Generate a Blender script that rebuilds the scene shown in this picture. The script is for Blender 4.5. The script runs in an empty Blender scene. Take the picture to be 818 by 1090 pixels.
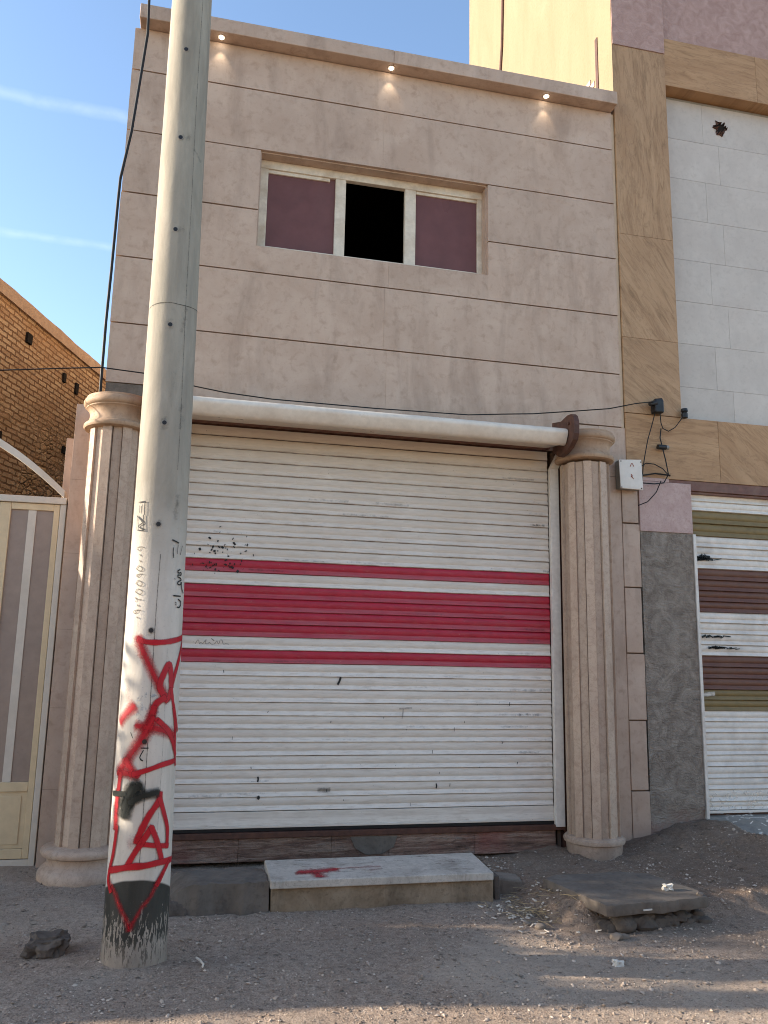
import bpy, bmesh, math, random
import numpy as np
from mathutils import Vector, Matrix, noise as mnoise
R = math.radians
random.seed(7)
scene = bpy.context.scene
col = scene.collection

# ------------------------------------------------------------------ node helpers
class NT:
    def __init__(s, tree):
        s.t = tree; s.n = tree.nodes; s.l = tree.links
    def new(s, typ, **kw):
        n = s.n.new(typ)
        for k, v in kw.items():
            setattr(n, k, v)
        return n
    def put(s, sock, v):
        if v is None: return
        if isinstance(v, (int, float)):
            try: sock.default_value = v
            except TypeError: sock.default_value = (v, v, v, 1) if len(sock.default_value) == 4 else (v, v, v)
        elif isinstance(v, (tuple, list)):
            v = tuple(v)
            if hasattr(sock.default_value, '__len__') and len(sock.default_value) == 4 and len(v) == 3: v = v + (1,)
            sock.default_value = v
        else: s.l.new(v, sock)
    def math(s, op, a, b=None, clamp=False):
        n = s.new('ShaderNodeMath', operation=op); n.use_clamp = clamp
        s.put(n.inputs[0], a); s.put(n.inputs[1], b); return n.outputs[0]
    def vmath(s, op, a, b=None):
        n = s.new('ShaderNodeVectorMath', operation=op)
        s.put(n.inputs[0], a); s.put(n.inputs[1], b)
        return n.outputs['Value'] if op in ('DOT_PRODUCT', 'LENGTH', 'DISTANCE') else n.outputs[0]
    def mix(s, f, a, b, mode='MIX'):
        n = s.new('ShaderNodeMix', data_type='RGBA', blend_type=mode); n.clamp_factor = True
        s.put(n.inputs[0], f); s.put(n.inputs[6], a); s.put(n.inputs[7], b); return n.outputs[2]
    def noise(s, vec, scale=5, detail=4, rough=.55, dist=0):
        n = s.new('ShaderNodeTexNoise'); s.put(n.inputs['Vector'], vec)
        n.inputs['Scale'].default_value = scale; n.inputs['Detail'].default_value = detail
        n.inputs['Roughness'].default_value = rough; n.inputs['Distortion'].default_value = dist
        return n.outputs['Fac']
    def voro(s, vec, scale=5, feature='F1', out='Distance', rnd=1):
        n = s.new('ShaderNodeTexVoronoi', feature=feature); s.put(n.inputs['Vector'], vec)
        n.inputs['Scale'].default_value = scale; n.inputs['Randomness'].default_value = rnd
        return n.outputs[out]
    def ramp(s, v, lo, hi, a=0., b=1.):
        n = s.new('ShaderNodeMapRange', clamp=True)
        s.put(n.inputs[0], v); s.put(n.inputs[1], lo); s.put(n.inputs[2], hi); s.put(n.inputs[3], a); s.put(n.inputs[4], b)
        return n.outputs[0]
    def co(s, kind='Object'): return s.new('ShaderNodeTexCoord').outputs[kind]
    def scale(s, vec, sc):
        n = s.new('ShaderNodeMapping'); s.put(n.inputs[0], vec); n.inputs[3].default_value = sc; return n.outputs[0]
    def xyz(s, vec):
        n = s.new('ShaderNodeSeparateXYZ'); s.put(n.inputs[0], vec); return n.outputs
    def vec(s, x, y, z):
        n = s.new('ShaderNodeCombineXYZ'); s.put(n.inputs[0], x); s.put(n.inputs[1], y); s.put(n.inputs[2], z); return n.outputs[0]
    def attr(s, name, out='Fac'): return s.new('ShaderNodeAttribute', attribute_name=name).outputs[out]
    def bump(s, h, strength=.3, dist=.01, normal=None):
        n = s.new('ShaderNodeBump'); s.put(n.inputs['Height'], h); n.inputs['Strength'].default_value = strength
        n.inputs['Distance'].default_value = dist
        if normal is not None: s.put(n.inputs['Normal'], normal)
        return n.outputs[0]

MATS = {}
def material(name, fn, rough=.8, spec=.3, metal=0.):
    m = bpy.data.materials.new(name); m.use_nodes = True
    t = NT(m.node_tree); b = t.n['Principled BSDF']
    b.inputs['Roughness'].default_value = rough; b.inputs['Specular IOR Level'].default_value = spec
    b.inputs['Metallic'].default_value = metal
    fn(t, b)
    MATS[name] = m
    return m
WARM = (1.07, .985, .875)      # warm cast multiplied into every base colour against the blue skylight
def setc(t, b, c): t.put(b.inputs['Base Color'], t.mix(1., c, WARM, 'MULTIPLY'))
def setn(t, b, n): t.put(b.inputs['Normal'], n)
def sc(c, k): return tuple(x * k for x in c)

def tinted(t, c, amt=.25):
    """per-slab brightness variation carried by the mesh"""
    a = t.ramp(t.attr('tint'), 0, 1, 1 - amt, 1 + amt)
    return t.mix(1., c, t.vec(a, a, a), 'MULTIPLY')

def stone(name, base, dark, light, sc1=3., vein=None, grime=.35, bmp=.15, rough=.7, amt=.12, stretch=(1, 1, 1)):
    def fn(t, b):
        p = t.co(); q = t.scale(p, stretch)
        n1 = t.noise(q, sc1, 8, .62, .6); n2 = t.noise(q, sc1 * 5, 8, .65, .3); n3 = t.noise(p, 45, 3, .6)
        c = t.mix(t.ramp(n1, .36, .68), base, light)
        c = t.mix(t.ramp(n2, .52, .78, 0, .7), c, dark)
        c = t.mix(t.ramp(n3, .55, .8, 0, .25), c, dark)
        if vein:
            v = t.noise(q, sc1 * 1.6, 6, .6, 1.6)
            v = t.math('ABSOLUTE', t.math('SUBTRACT', v, .5))
            c = t.mix(t.ramp(v, 0, .022, .5, 0), c, vein)
        if grime:
            g = t.noise(t.scale(p, (2.2, 2.2, .5)), 1.4, 7, .68, .4)
            c = t.mix(t.ramp(g, .5, .76, 0, grime), c, sc(dark, .62))
        setc(t, b, tinted(t, c, amt))
        setn(t, b, t.bump(t.math('ADD', n2, n3), bmp, .004))
        t.put(b.inputs['Roughness'], t.ramp(n2, .3, .8, rough - .12, rough + .15))
    return material(name, fn, rough)

def plain(name, c, var=.18, scale=14, rough=.6, spec=.4, bmp=.05, dirt=None, dirt_amt=.4, metal=0., streak=None):
    def fn(t, b):
        p = t.co(); n = t.noise(p, scale, 6, .6); n2 = t.noise(p, scale * .18, 5, .6, .4)
        cc = t.mix(t.ramp(n, .3, .7), sc(c, 1 - var), sc(c, 1 + var))
        if dirt:
            cc = t.mix(t.ramp(n2, .46, .74, 0, dirt_amt), cc, dirt)
            s = t.noise(p, scale * 6, 3, .7); cc = t.mix(t.ramp(s, .66, .74, 0, dirt_amt), cc, sc(dirt, .6))
        if streak:
            w = t.noise(t.scale(p, streak), 1., 5, .65); cc = t.mix(t.ramp(w, .52, .75, 0, .35), cc, sc(c, .5))
        setc(t, b, cc)
        if bmp: setn(t, b, t.bump(n, bmp, .005))
        t.put(b.inputs['Roughness'], t.ramp(n2, .3, .7, max(rough - .1, .05), min(rough + .12, 1)))
    return material(name, fn, rough, spec, metal)

# ------------------------------------------------------------------ mesh builder
class MB:
    def __init__(s): s.v = []; s.f = []; s.m = []; s.t = []; s.a = []
    def vert(s, p, a=1.): s.v.append(tuple(p)); s.a.append(a); return len(s.v) - 1
    def face(s, idx, mat=0, tint=.5): s.f.append(tuple(idx)); s.m.append(mat); s.t.append(tint)
    def poly(s, pts, mat=0, tint=.5): s.face([s.vert(p) for p in pts], mat, tint); return s
    def box(s, x0, x1, y0, y1, z0, z1, mat=0, tint=.5):
        b = len(s.v)
        for z in (z0, z1):
            for (x, y) in ((x0, y0), (x1, y0), (x1, y1), (x0, y1)): s.vert((x, y, z))
        for q in ((3, 2, 1, 0), (4, 5, 6, 7), (0, 1, 5, 4), (1, 2, 6, 5), (2, 3, 7, 6), (3, 0, 4, 7)):
            s.face([b + i for i in q], mat, tint)
        return s
    def hexa(s, pts, mat=0, tint=.5):
        b = len(s.v)
        for p in pts: s.vert(p)
        for q in ((3, 2, 1, 0), (4, 5, 6, 7), (0, 1, 5, 4), (1, 2, 6, 5), (2, 3, 7, 6), (3, 0, 4, 7)):
            s.face([b + i for i in q], mat, tint)
        return s
    def prism(s, pts, d, mat=0, tint=.5):
        """closed outline pts (3-D) pushed along vector d"""
        n = len(pts); b = len(s.v); d = Vector(d)
        for p in pts: s.vert(p)
        for p in pts: s.vert(Vector(p) + d)
        s.face([b + i for i in range(n)], mat, tint); s.face([b + n + i for i in reversed(range(n))], mat, tint)
        for i in range(n):
            j = (i + 1) % n; s.face((b + i, b + n + i, b + n + j, b + j), mat, tint)
        return s
    def tube(s, path, r, seg=8, mat=0, cap=True):
        P = [Vector(p) for p in path]; n = len(P); b = len(s.v)
        for i, p in enumerate(P):
            t = (P[min(i + 1, n - 1)] - P[max(i - 1, 0)]).normalized()
            u = t.cross(Vector((.31, .87, .39))).normalized(); w = t.cross(u)
            rr = r[i] if isinstance(r, (list, tuple)) else r
            for k in range(seg):
                a = 2 * math.pi * k / seg; s.vert(p + (u * math.cos(a) + w * math.sin(a)) * rr)
        for i in range(n - 1):
            for k in range(seg):
                k2 = (k + 1) % seg
                s.face((b + i * seg + k, b + i * seg + k2, b + (i + 1) * seg + k2, b + (i + 1) * seg + k), mat)
        if cap:
            s.face([b + k for k in reversed(range(seg))], mat); s.face([b + (n - 1) * seg + k for k in range(seg)], mat)
        return s
    def lathe(s, prof, cx, cy, seg=48, mat=0, rf=None, cap=True):
        """prof: list of (r, z)"""
        b = len(s.v); n = len(prof)
        for (r, z) in prof:
            for k in range(seg):
                a = 2 * math.pi * k / seg; rr = rf(a, r, z) if rf else r
                s.vert((cx + rr * math.cos(a), cy + rr * math.sin(a), z))
        for i in range(n - 1):
            for k in range(seg):
                k2 = (k + 1) % seg
                s.face((b + i * seg + k, b + i * seg + k2, b + (i + 1) * seg + k2, b + (i + 1) * seg + k), mat)
        if cap:
            s.face([b + k for k in reversed(range(seg))], mat); s.face([b + (n - 1) * seg + k for k in range(seg)], mat)
        return s
    def build(s, name, mats, parent=None, org=None, smooth=None, bevel=0, seg=2):
        root = parent
        while root is not None and root.parent is not None: root = root.parent
        o3 = Vector(org) if org is not None else (root.location.copy() if root is not None else Vector((0, 0, 0)))
        me = bpy.data.meshes.new(name)
        me.from_pydata([(x - o3.x, y - o3.y, z - o3.z) for (x, y, z) in s.v], [], s.f)
        if not isinstance(mats, (list, tuple)): mats = [mats]
        for m in mats: me.materials.append(MATS[m] if isinstance(m, str) else m)
        me.polygons.foreach_set('material_index', s.m)
        at = me.attributes.new('tint', 'FLOAT', 'FACE'); at.data.foreach_set('value', s.t)
        if any(a != 1. for a in s.a):
            at = me.attributes.new('alpha', 'FLOAT', 'POINT'); at.data.foreach_set('value', s.a)
        bm = bmesh.new(); bm.from_mesh(me)
        if 'decal' not in name and smooth is not False: pass
        if not getattr(s, 'open', False): bmesh.ops.recalc_face_normals(bm, faces=bm.faces)
        bm.to_mesh(me); bm.free()
        if smooth:
            me.polygons.foreach_set('use_smooth', [True] * len(me.polygons)); me.set_sharp_from_angle(angle=R(smooth))
        me.update()
        o = bpy.data.objects.new(name, me); col.objects.link(o)
        if parent is not None: o.parent = parent
        elif org is not None: o.location = org
        if bevel:
            bv = o.modifiers.new('edge', 'BEVEL'); bv.width = bevel; bv.segments = seg; bv.limit_method = 'ANGLE'; bv.angle_limit = R(40)
        return o

def thing(name, label, cat, loc=(0, 0, 0), group=None):
    o = bpy.data.objects.new(name, None); o.empty_display_size = .2
    col.objects.link(o); o.location = loc
    return tag(o, label, cat, group)
def tag(o, label=None, cat=None, group=None, kind=None):
    if label: o['label'] = label
    if cat: o['category'] = cat
    if group: o['group'] = group
    if kind: o['kind'] = kind
    elif cat: o['kind'] = 'thing'
    return o
def fbm(x, y, z=0., o=4):
    return mnoise.fractal(Vector((x, y, z)), 1., 2., o, noise_basis='PERLIN_ORIGINAL')

def spray(mb, pts, hw, alpha, surf, off, sub=6, wob=0., soft=False):
    """a painted stroke lying on a surface: surf(a, b, off) gives the point; pts in surface metres"""
    P = []
    n = len(pts)
    for i in range(n - 1):                                   # catmull-rom
        p0 = pts[max(i - 1, 0)]; p1 = pts[i]; p2 = pts[i + 1]; p3 = pts[min(i + 2, n - 1)]
        for k in range(sub):
            t = k / sub
            P.append(tuple(.5 * (2 * p1[c] + (p2[c] - p0[c]) * t + (2 * p0[c] - 5 * p1[c] + 4 * p2[c] - p3[c]) * t * t + (3 * p1[c] - p0[c] - 3 * p2[c] + p3[c]) * t ** 3) for c in (0, 1)))
    P.append(pts[-1])
    d0 = Vector(P[0]) - Vector(P[1]); d1 = Vector(P[-1]) - Vector(P[-2])
    if d0.length > 0: d0.normalize()
    if d1.length > 0: d1.normalize()
    rows = [(Vector(P[0]) + d0 * hw * 1.1, 0)] + [(Vector(P[0]) + d0 * hw * .4, 1)] + [(Vector(p), 1) for p in P[1:-1]] + [(Vector(P[-1]) + d1 * hw * .4, 1), (Vector(P[-1]) + d1 * hw * 1.1, 0)]
    b = len(mb.v); m = len(rows)
    cross, al = ((-1.9, -.95, 0, .95, 1.9), (0, .5, 1, .5, 0)) if soft else ((-1.3, -.72, 0, .72, 1.3), (0, .75, 1, .75, 0))
    for i, (p, e) in enumerate(rows):
        q0 = rows[max(i - 1, 0)][0]; q1 = rows[min(i + 1, m - 1)][0]
        t = q1 - q0
        t = t.normalized() if t.length > 1e-9 else Vector((1, 0))
        nrm = Vector((-t.y, t.x)); w = hw * (1 + wob * mnoise.noise(Vector((p.x * 30, p.y * 30, hw * 100))))
        for c, a in zip(cross, al):
            s_ = p + nrm * (c * w)
            mb.vert(surf(s_.x, s_.y, off), a * alpha * e * .999)
    for i in range(m - 1):
        for k in range(4):
            mb.face((b + i * 5 + k, b + i * 5 + k + 1, b + (i + 1) * 5 + k + 1, b + (i + 1) * 5 + k))
def decal_mat(name, c, rough=.5, gain=1.6, speck=60, cut=.35, var=.25):
    def fn(t, b):
        p = t.co(); n = t.noise(p, speck, 4, .7); n2 = t.noise(p, 12, 4)
        setc(t, b, t.mix(n2, sc(c, 1 - var), sc(c, 1 + var)))
        a = t.attr('alpha')
        f = t.math('MULTIPLY', a, gain)
        f = t.math('SUBTRACT', f, t.math('MULTIPLY', n, cut * 2.))
        f = t.math('ADD', f, cut * .55, True)
        f = t.math('MULTIPLY', f, t.ramp(a, 0., .12), True)
        tr = t.new('ShaderNodeBsdfTransparent'); mx = t.new('ShaderNodeMixShader')
        t.put(mx.inputs[0], f); t.l.new(tr.outputs[0], mx.inputs[1]); t.l.new(b.outputs[0], mx.inputs[2])
        t.l.new(mx.outputs[0], t.n['Material Output'].inputs[0])
    return material(name, fn, rough)
SUN_E, SKY_S, EXPO, LAMP_W, WALL_H, LEAVES = 3.3, .12, 1.78, .8, 2.5, 4500
GRAF = {
 'red': [
  (0.0153,0.8,[(-116.2, 1.641), (-99.3, 1.629), (-76.9, 1.628), (-52.6, 1.636), (0.8, 1.665)]),
  (0.0229,0.6,[(-116.4, 1.647), (-108.9, 1.599), (-92.0, 1.509), (-74.7, 1.419), (-59.2, 1.353), (-50.7, 1.329)]),
  (0.0133,0.9,[(0.8, 1.662), (-19.8, 1.554), (-37.6, 1.443), (-44.8, 1.383), (-46.9, 1.346), (-54.6, 1.323)]),
  (0.0165,0.9,[(-59.0, 1.347), (-69.2, 1.395), (-62.8, 1.462), (-52.4, 1.513), (-45.9, 1.462), (-43.8, 1.401)]),
  (0.0108,0.9,[(-43.3, 1.383), (-36.2, 1.309), (-25.3, 1.235), (-11.4, 1.16)]),
  (0.0102,0.9,[(-33.3, 1.276), (-28.1, 1.221), (-23.0, 1.141), (-20.3, 1.057), (-15.0, 0.983)]),
  (0.0175,0.8,[(-58.7, 1.335), (-74.5, 1.306), (-80.7, 1.241), (-85.0, 1.194)]),
  (0.0197,0.7,[(-78.4, 1.285), (-84.7, 1.226), (-90.8, 1.167)]),
  (0.0254,0.6,[(-118.2, 1.289), (-134.3, 1.249), (-147.6, 1.212)]),
  (0.0238,0.6,[(-106.6, 1.193), (-80.5, 1.185), (-54.8, 1.165), (-30.9, 1.142)]),
  (0.0153,0.8,[(-70.4, 1.223), (-46.7, 1.167), (-31.7, 1.107), (-18.1, 1.038)]),
  (0.027,0.6,[(-79.3, 1.226), (-92.5, 1.15), (-107.2, 1.085), (-124.6, 1.014), (-142.5, 0.952)]),
  (0.0197,0.7,[(-140.6, 0.952), (-118.8, 0.95), (-101.5, 0.94)]),
  (0.0191,0.7,[(-126.1, 1.019), (-113.3, 0.969)]),
  (0.014,0.8,[(-108.2, 0.948), (-80.2, 0.972), (-53.4, 0.994), (-22.4, 1.004)]),
  (0.014,0.8,[(-136.9, 0.947), (-139.1, 0.878), (-141.8, 0.78)]),
  (0.0165,0.7,[(-141.6, 0.856), (-142.6, 0.782), (-141.2, 0.674)]),
  (0.0114,0.9,[(-136.4, 0.682), (-138.4, 0.613), (-142.1, 0.539), (-149.8, 0.468), (-152.1, 0.411), (-141.2, 0.368)]),
  (0.0172,0.8,[(-57.5, 0.847), (-59.4, 0.807), (-75.6, 0.743), (-90.1, 0.655), (-94.2, 0.616)]),
  (0.0121,0.9,[(-57.4, 0.824), (-45.0, 0.739), (-35.0, 0.661), (-34.2, 0.577)]),
  (0.0127,0.9,[(-32.5, 0.578), (-68.2, 0.595), (-84.9, 0.604)]),
  (0.0146,0.9,[(-108.1, 0.502), (-96.1, 0.566), (-81.5, 0.631), (-70.1, 0.682)]),
  (0.0133,0.9,[(-70.1, 0.682), (-58.6, 0.614), (-47.3, 0.525)]),
  (0.035,0.15,[(-91.5, 0.627), (-103.3, 0.607)]),
  (0.0165,0.9,[(-147.1, 0.467), (-106.8, 0.493), (-76.6, 0.499), (-52.5, 0.505), (-16.7, 0.501)]),
  (0.0121,0.9,[(-26.9, 0.496), (-40.4, 0.454), (-53.8, 0.399)]),
  (0.0105,0.36,[(-43.1, 0.446), (-53.9, 0.407), (-65.0, 0.346), (-78.4, 0.302), (-90.7, 0.239), (-98.5, 0.197)]),
  (0.0125,0.40,[(-147.6, 0.416), (-132.0, 0.374), (-117.0, 0.302), (-102.4, 0.234), (-98.0, 0.197)]),
  (0.035,0.12,[(-119.1, 1.653), (-109.1, 1.562)]),
  (0.035,0.06,[(-136.2, 1.38), (-127.0, 1.298)]),
 ],
 'black': [
  (0.0318,0.7,[(-98.1, 0.887), (-109.2, 0.858), (-118.3, 0.808), (-121.4, 0.791)]),
  (0.0302,0.7,[(-105.8, 0.88), (-115.5, 0.822), (-121.8, 0.748)]),
  (0.0197,0.7,[(-110.6, 0.809), (-88.1, 0.841), (-63.9, 0.853)]),
  (0.0133,0.9,[(-153.9, 0.843), (-123.7, 0.849)]),
 ],
 'ink': [
  (0.0038,0.9,[(-118.7, 2.139), (-124.9, 2.145), (-134.3, 2.143), (-135.4, 2.132), (-128.1, 2.123), (-125.9, 2.137)]),
  (0.0054,0.9,[(-127.3, 2.102), (-124.6, 2.095)]),
  (0.0054,0.9,[(-126.8, 2.069), (-124.0, 2.063)]),
  (0.0038,0.9,[(-134.1, 2.024), (-127.8, 2.04), (-118.9, 2.026), (-119.7, 2.014), (-125.6, 2.011), (-134.1, 2.024)]),
  (0.0038,0.9,[(-116.8, 1.994), (-125.0, 1.994), (-132.8, 1.989), (-128.3, 1.978), (-123.6, 1.989)]),
  (0.0038,0.9,[(-132.5, 1.944), (-126.4, 1.959), (-117.7, 1.948), (-117.4, 1.935), (-123.0, 1.929), (-132.5, 1.944)]),
  (0.0038,0.9,[(-132.2, 1.898), (-126.1, 1.913), (-116.4, 1.902), (-116.1, 1.89), (-121.5, 1.883), (-132.2, 1.898)]),
  (0.0038,0.9,[(-116.2, 1.856), (-124.3, 1.856), (-132.4, 1.867), (-128.0, 1.856), (-130.2, 1.844)]),
  (0.0054,0.9,[(-124.5, 1.826), (-121.9, 1.82)]),
  (0.0038,0.9,[(-115.7, 1.798), (-124.9, 1.799), (-132.4, 1.793), (-130.6, 1.781), (-124.5, 1.787), (-123.6, 1.798)]),
  (0.0049,0.9,[(-123.7, 1.761), (-120.4, 1.755)]),
  (0.0051,0.95,[(-35.3, 2.031), (-41.4, 2.024), (-39.5, 2.011), (-31.9, 2.016), (-31.5, 2.002), (-40.1, 2.0), (-40.4, 1.989), (-33.8, 1.985), (-29.7, 1.974), (-38.2, 1.965), (-40.8, 1.951), (-32.6, 1.948), (-28.5, 1.962), (-26.8, 1.938), (-22.1, 1.917), (-17.0, 1.906)]),
  (0.0054,0.95,[(-50.0, 1.884), (-40.5, 1.884), (-29.7, 1.885)]),
  (0.0054,0.95,[(-36.2, 1.866), (-28.7, 1.856), (-27.2, 1.838), (-32.1, 1.823), (-38.7, 1.823)]),
  (0.0043,0.9,[(-43.8, 1.848), (-42.9, 1.845)]),
  (0.0043,0.9,[(-43.5, 1.837), (-42.6, 1.834)]),
  (0.0027,0.9,[(-49.8, 1.978), (-48.4, 1.975)]),
  (0.0059,0.7,[(-59.6, 2.19), (-53.6, 2.186), (-44.1, 2.178)]),
  (0.0038,0.7,[(-56.3, 2.147), (-56.9, 2.125), (-55.0, 2.093)]),
  (0.0027,0.6,[(-45.2, 2.167), (-46.7, 2.117)]),
  (0.0027,0.6,[(-31.8, 2.166), (-35.2, 2.137), (-37.8, 2.114)]),
  (0.0043,0.7,[(-140.1, 2.396), (-121.7, 2.398)]),
  (0.0038,0.7,[(-122.9, 2.396), (-121.9, 2.324)]),
  (0.0043,0.6,[(-136.0, 2.376), (-135.0, 2.337)]),
  (0.0032,0.6,[(-128.9, 2.38), (-128.9, 2.341)]),
  (0.0032,0.7,[(-141.9, 2.322), (-139.8, 2.239)]),
  (0.0059,0.7,[(-139.9, 2.316), (-125.5, 2.28), (-135.9, 2.26), (-123.0, 2.242)]),
  (0.0049,0.7,[(-124.3, 2.321), (-122.4, 2.236)]),
  (0.0043,0.7,[(-138.2, 2.239), (-121.6, 2.235)]),
  (0.0044,0.8,[(-96.2, 1.08), (-84.6, 1.08)]),
  (0.0038,0.8,[(-92.8, 1.068), (-98.3, 1.033), (-92.7, 1.016), (-97.0, 1.022)]),
  (0.0032,0.7,[(-118.6, 1.157), (-114.2, 1.131)]),
 ],
 'seam': [
  (0.0026,0.55,[(-55.9, 5.642), (-58.2, 5.234), (-58.8, 4.776), (-57.9, 4.273), (-58.3, 3.727), (-57.9, 3.491), (-55.8, 2.978), (-56.4, 2.591)]),
  (0.0026,0.7,[(-83.0, 2.105), (-84.9, 1.848), (-85.5, 1.548), (-85.8, 1.158), (-86.1, 0.782), (-87.8, 0.485)]),
  (0.0021,0.4,[(-58.1, 1.599), (-56.3, 1.156), (-57.7, 0.776), (-58.6, 0.477)]),
  (0.0026,0.8,[(-174.9, 3.563), (-136.4, 3.574), (-98.3, 3.577), (-64.7, 3.574), (1.0, 3.594)]),
 ],
 'stain': [
  (0.0189,0.45,[(-52.2, 2.441), (-53.5, 2.39), (-56.7, 2.317)]),
  (0.0234,0.35,[(-56.7, 3.551), (-59.7, 3.461), (-63.6, 3.417)]),
  (0.0208,0.35,[(-55.5, 2.967), (-54.9, 2.839)]),
  (0.0286,0.35,[(-77.2, 4.656), (-93.9, 4.641)]),
  (0.026,0.35,[(-77.8, 4.048), (-93.6, 4.035)]),
  (0.0338,0.3,[(-91.1, 3.456), (-92.6, 3.427)]),
  (0.0312,0.35,[(-90.2, 2.869), (-91.3, 2.825)]),
  (0.026,0.35,[(-90.8, 2.282), (-92.2, 2.26)]),
  (0.026,0.35,[(-92.6, 1.701), (-92.0, 1.676)]),
  (0.013,0.4,[(-57.1, 4.587), (-35.3, 4.539)]),
  (0.0312,0.15,[(-82.1, 2.965), (-75.4, 3.136)]),
 ],
}
HOLES = [(-95.236, 5.254), (-95.245, 4.647), (-93.727, 4.041), (-92.321, 3.442), (-91.496, 2.853), (-90.903, 2.271), (-92.186, 1.691), (-91.69, 1.112)]
# ------------------------------------------------------------------ camera (metres; x along the facade, y into it, z up)
CAM_F, PIT, YAW, ROL, EYE = 868.5, R(10.389), R(12.740), R(1.1054), 1.55
fw = Vector((math.sin(YAW) * math.cos(PIT), math.cos(YAW) * math.cos(PIT), math.sin(PIT)))
rt = Vector((math.cos(YAW), -math.sin(YAW), 0)); up = rt.cross(fw)
r2 = rt * math.cos(ROL) + up * math.sin(ROL); u2 = -rt * math.sin(ROL) + up * math.cos(ROL)
cam = bpy.data.cameras.new('camera'); cam_o = bpy.data.objects.new('camera', cam); col.objects.link(cam_o)
M = Matrix((r2, u2, -fw)).transposed().to_4x4(); M.translation = (0, 0, EYE); cam_o.matrix_world = M
cam.sensor_fit = 'HORIZONTAL'; cam.sensor_width = 36; cam.lens = CAM_F / 818 * 36; cam.clip_start = .05; cam.clip_end = 3000
scene.camera = cam_o

# ------------------------------------------------------------------ light
AZ, EL = R(12.), R(17.)
SUN = Vector((-math.cos(AZ) * math.cos(EL), math.sin(AZ) * math.cos(EL), math.sin(EL)))
sun = bpy.data.lights.new('sun', 'SUN'); sun.energy = SUN_E; sun.angle = R(.55); sun.color = (1., .89, .75)
sun_o = bpy.data.objects.new('sun', sun); col.objects.link(sun_o); sun_o.rotation_euler = SUN.to_track_quat('Z', 'Y').to_euler()
sun_o.location = (-20, 5, 12)
w = bpy.data.worlds.new('World'); scene.world = w; w.use_nodes = True
t = NT(w.node_tree); bg = t.n['Background']
sky = t.new('ShaderNodeTexSky', sky_type='NISHITA'); sky.sun_disc = False
sky.sun_elevation = EL; sky.sun_rotation = R(270 + 12); sky.air_density = 1.; sky.dust_density = 1.25; sky.ozone_density = 1.4; sky.altitude = 1000
d = t.co('Generated'); skc = sky.outputs[0]
for (a, b_, wd, k) in (((-.2232, .8009, .5557), (-.1076, .8201, .5620), .0036, .08), ((-.2264, .8692, .4396), (-.1166, .8864, .4479), .0026, .075)):   # two old contrails
    A, B = Vector(a).normalized(), Vector(b_).normalized(); nrm = A.cross(B).normalized(); mid = (A + B).normalized()
    wv = t.noise(d, 14, 5, .6); wob = t.math('MULTIPLY', t.math('SUBTRACT', wv, .5), .012)
    ds = t.math('ABSOLUTE', t.math('ADD', t.vmath('DOT_PRODUCT', d, tuple(nrm)), wob))
    band = t.ramp(ds, wd * .25, wd * 2.2, 1, 0)
    ln = t.ramp(t.vmath('DOT_PRODUCT', d, tuple(mid)), .95, .985, 0, 1)
    f = t.math('MULTIPLY', t.math('MULTIPLY', band, ln), t.ramp(t.noise(d, 38, 4, .6), .3, .6, .35, 1))
    skc = t.mix(t.math('MULTIPLY', f, k), skc, (5.2, 5.4, 5.8))
haze_n = t.noise(t.scale(d, (1, 1, 3)), 2.2, 5, .55)
t.put(bg.inputs[0], skc); bg.inputs[1].default_value = SKY_S
scene.view_settings.view_transform = 'Standard'; scene.view_settings.look = 'None'; scene.view_settings.gamma = 1
scene.view_settings.exposure = EXPO; scene.view_settings.use_curve_mapping = False
scene.cycles.filter_width = 1.0; scene.cycles.max_bounces = 8; scene.cycles.transparent_max_bounces = 24

# ------------------------------------------------------------------ materials
stone('cladding', (.422, .322, .262), (.285, .20, .152), (.495, .395, .333), 2.6, None, .5, .16, .55, .04)
stone('column_stone', (.41, .315, .255), (.25, .175, .13), (.48, .385, .31), 5, (.30, .21, .16), .55, .2, .65)
stone('base_stone', (.40, .30, .235), (.22, .16, .125), (.48, .38, .31), 5, (.28, .20, .16), .6, .2, .7)
stone('capital_stone', (.34, .235, .16), (.20, .13, .09), (.42, .31, .225), 5, None, .6, .2, .7)
def trav(name, upright, c0, c1, dk):
    def fn(t, b):
        p = t.co(); x, y, z = t.xyz(p); k = t.attr('tint'); off = t.math('MULTIPLY', k, 37.)
        if upright: x, z = z, x
        ang = t.math('MULTIPLY', t.math('SUBTRACT', k, .42), 1.9)                  # each slab was cut at another angle
        ca, sa = t.math('COSINE', ang), t.math('SINE', ang)
        u = t.math('SUBTRACT', t.math('MULTIPLY', x, ca), t.math('MULTIPLY', z, sa)); v = t.math('ADD', t.math('MULTIPLY', x, sa), t.math('MULTIPLY', z, ca))
        q = t.vec(t.math('ADD', t.math('MULTIPLY', u, .6), off), off, t.math('MULTIPLY', v, 3.6))
        n = t.noise(q, 1.5, 8, .62, .9); n2 = t.noise(q, 5.5, 6, .65, .8); f = t.noise(p, 40, 3, .6)
        c = t.mix(t.ramp(n, .3, .7), c0, c1); c = t.mix(t.ramp(n2, .5, .74, 0, .75), c, dk)
        vn = t.math('ABSOLUTE', t.math('SUBTRACT', t.noise(q, 2.3, 5, .6, 1.4), .5)); c = t.mix(t.ramp(vn, 0, .03, .28, 0), c, sc(dk, .7))
        c = t.mix(t.ramp(f, .55, .8, 0, .25), c, dk)
        setc(t, b, c); setn(t, b, t.bump(n2, .12, .004)); t.put(b.inputs['Roughness'], t.ramp(n2, .3, .7, .45, .65))
    material(name, fn, .55)
trav('travertine', False, (.33, .195, .10), (.44, .285, .16), (.20, .115, .06))
trav('travertine_upright', True, (.32, .20, .112), (.43, .29, .175), (.18, .11, .06))
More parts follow.
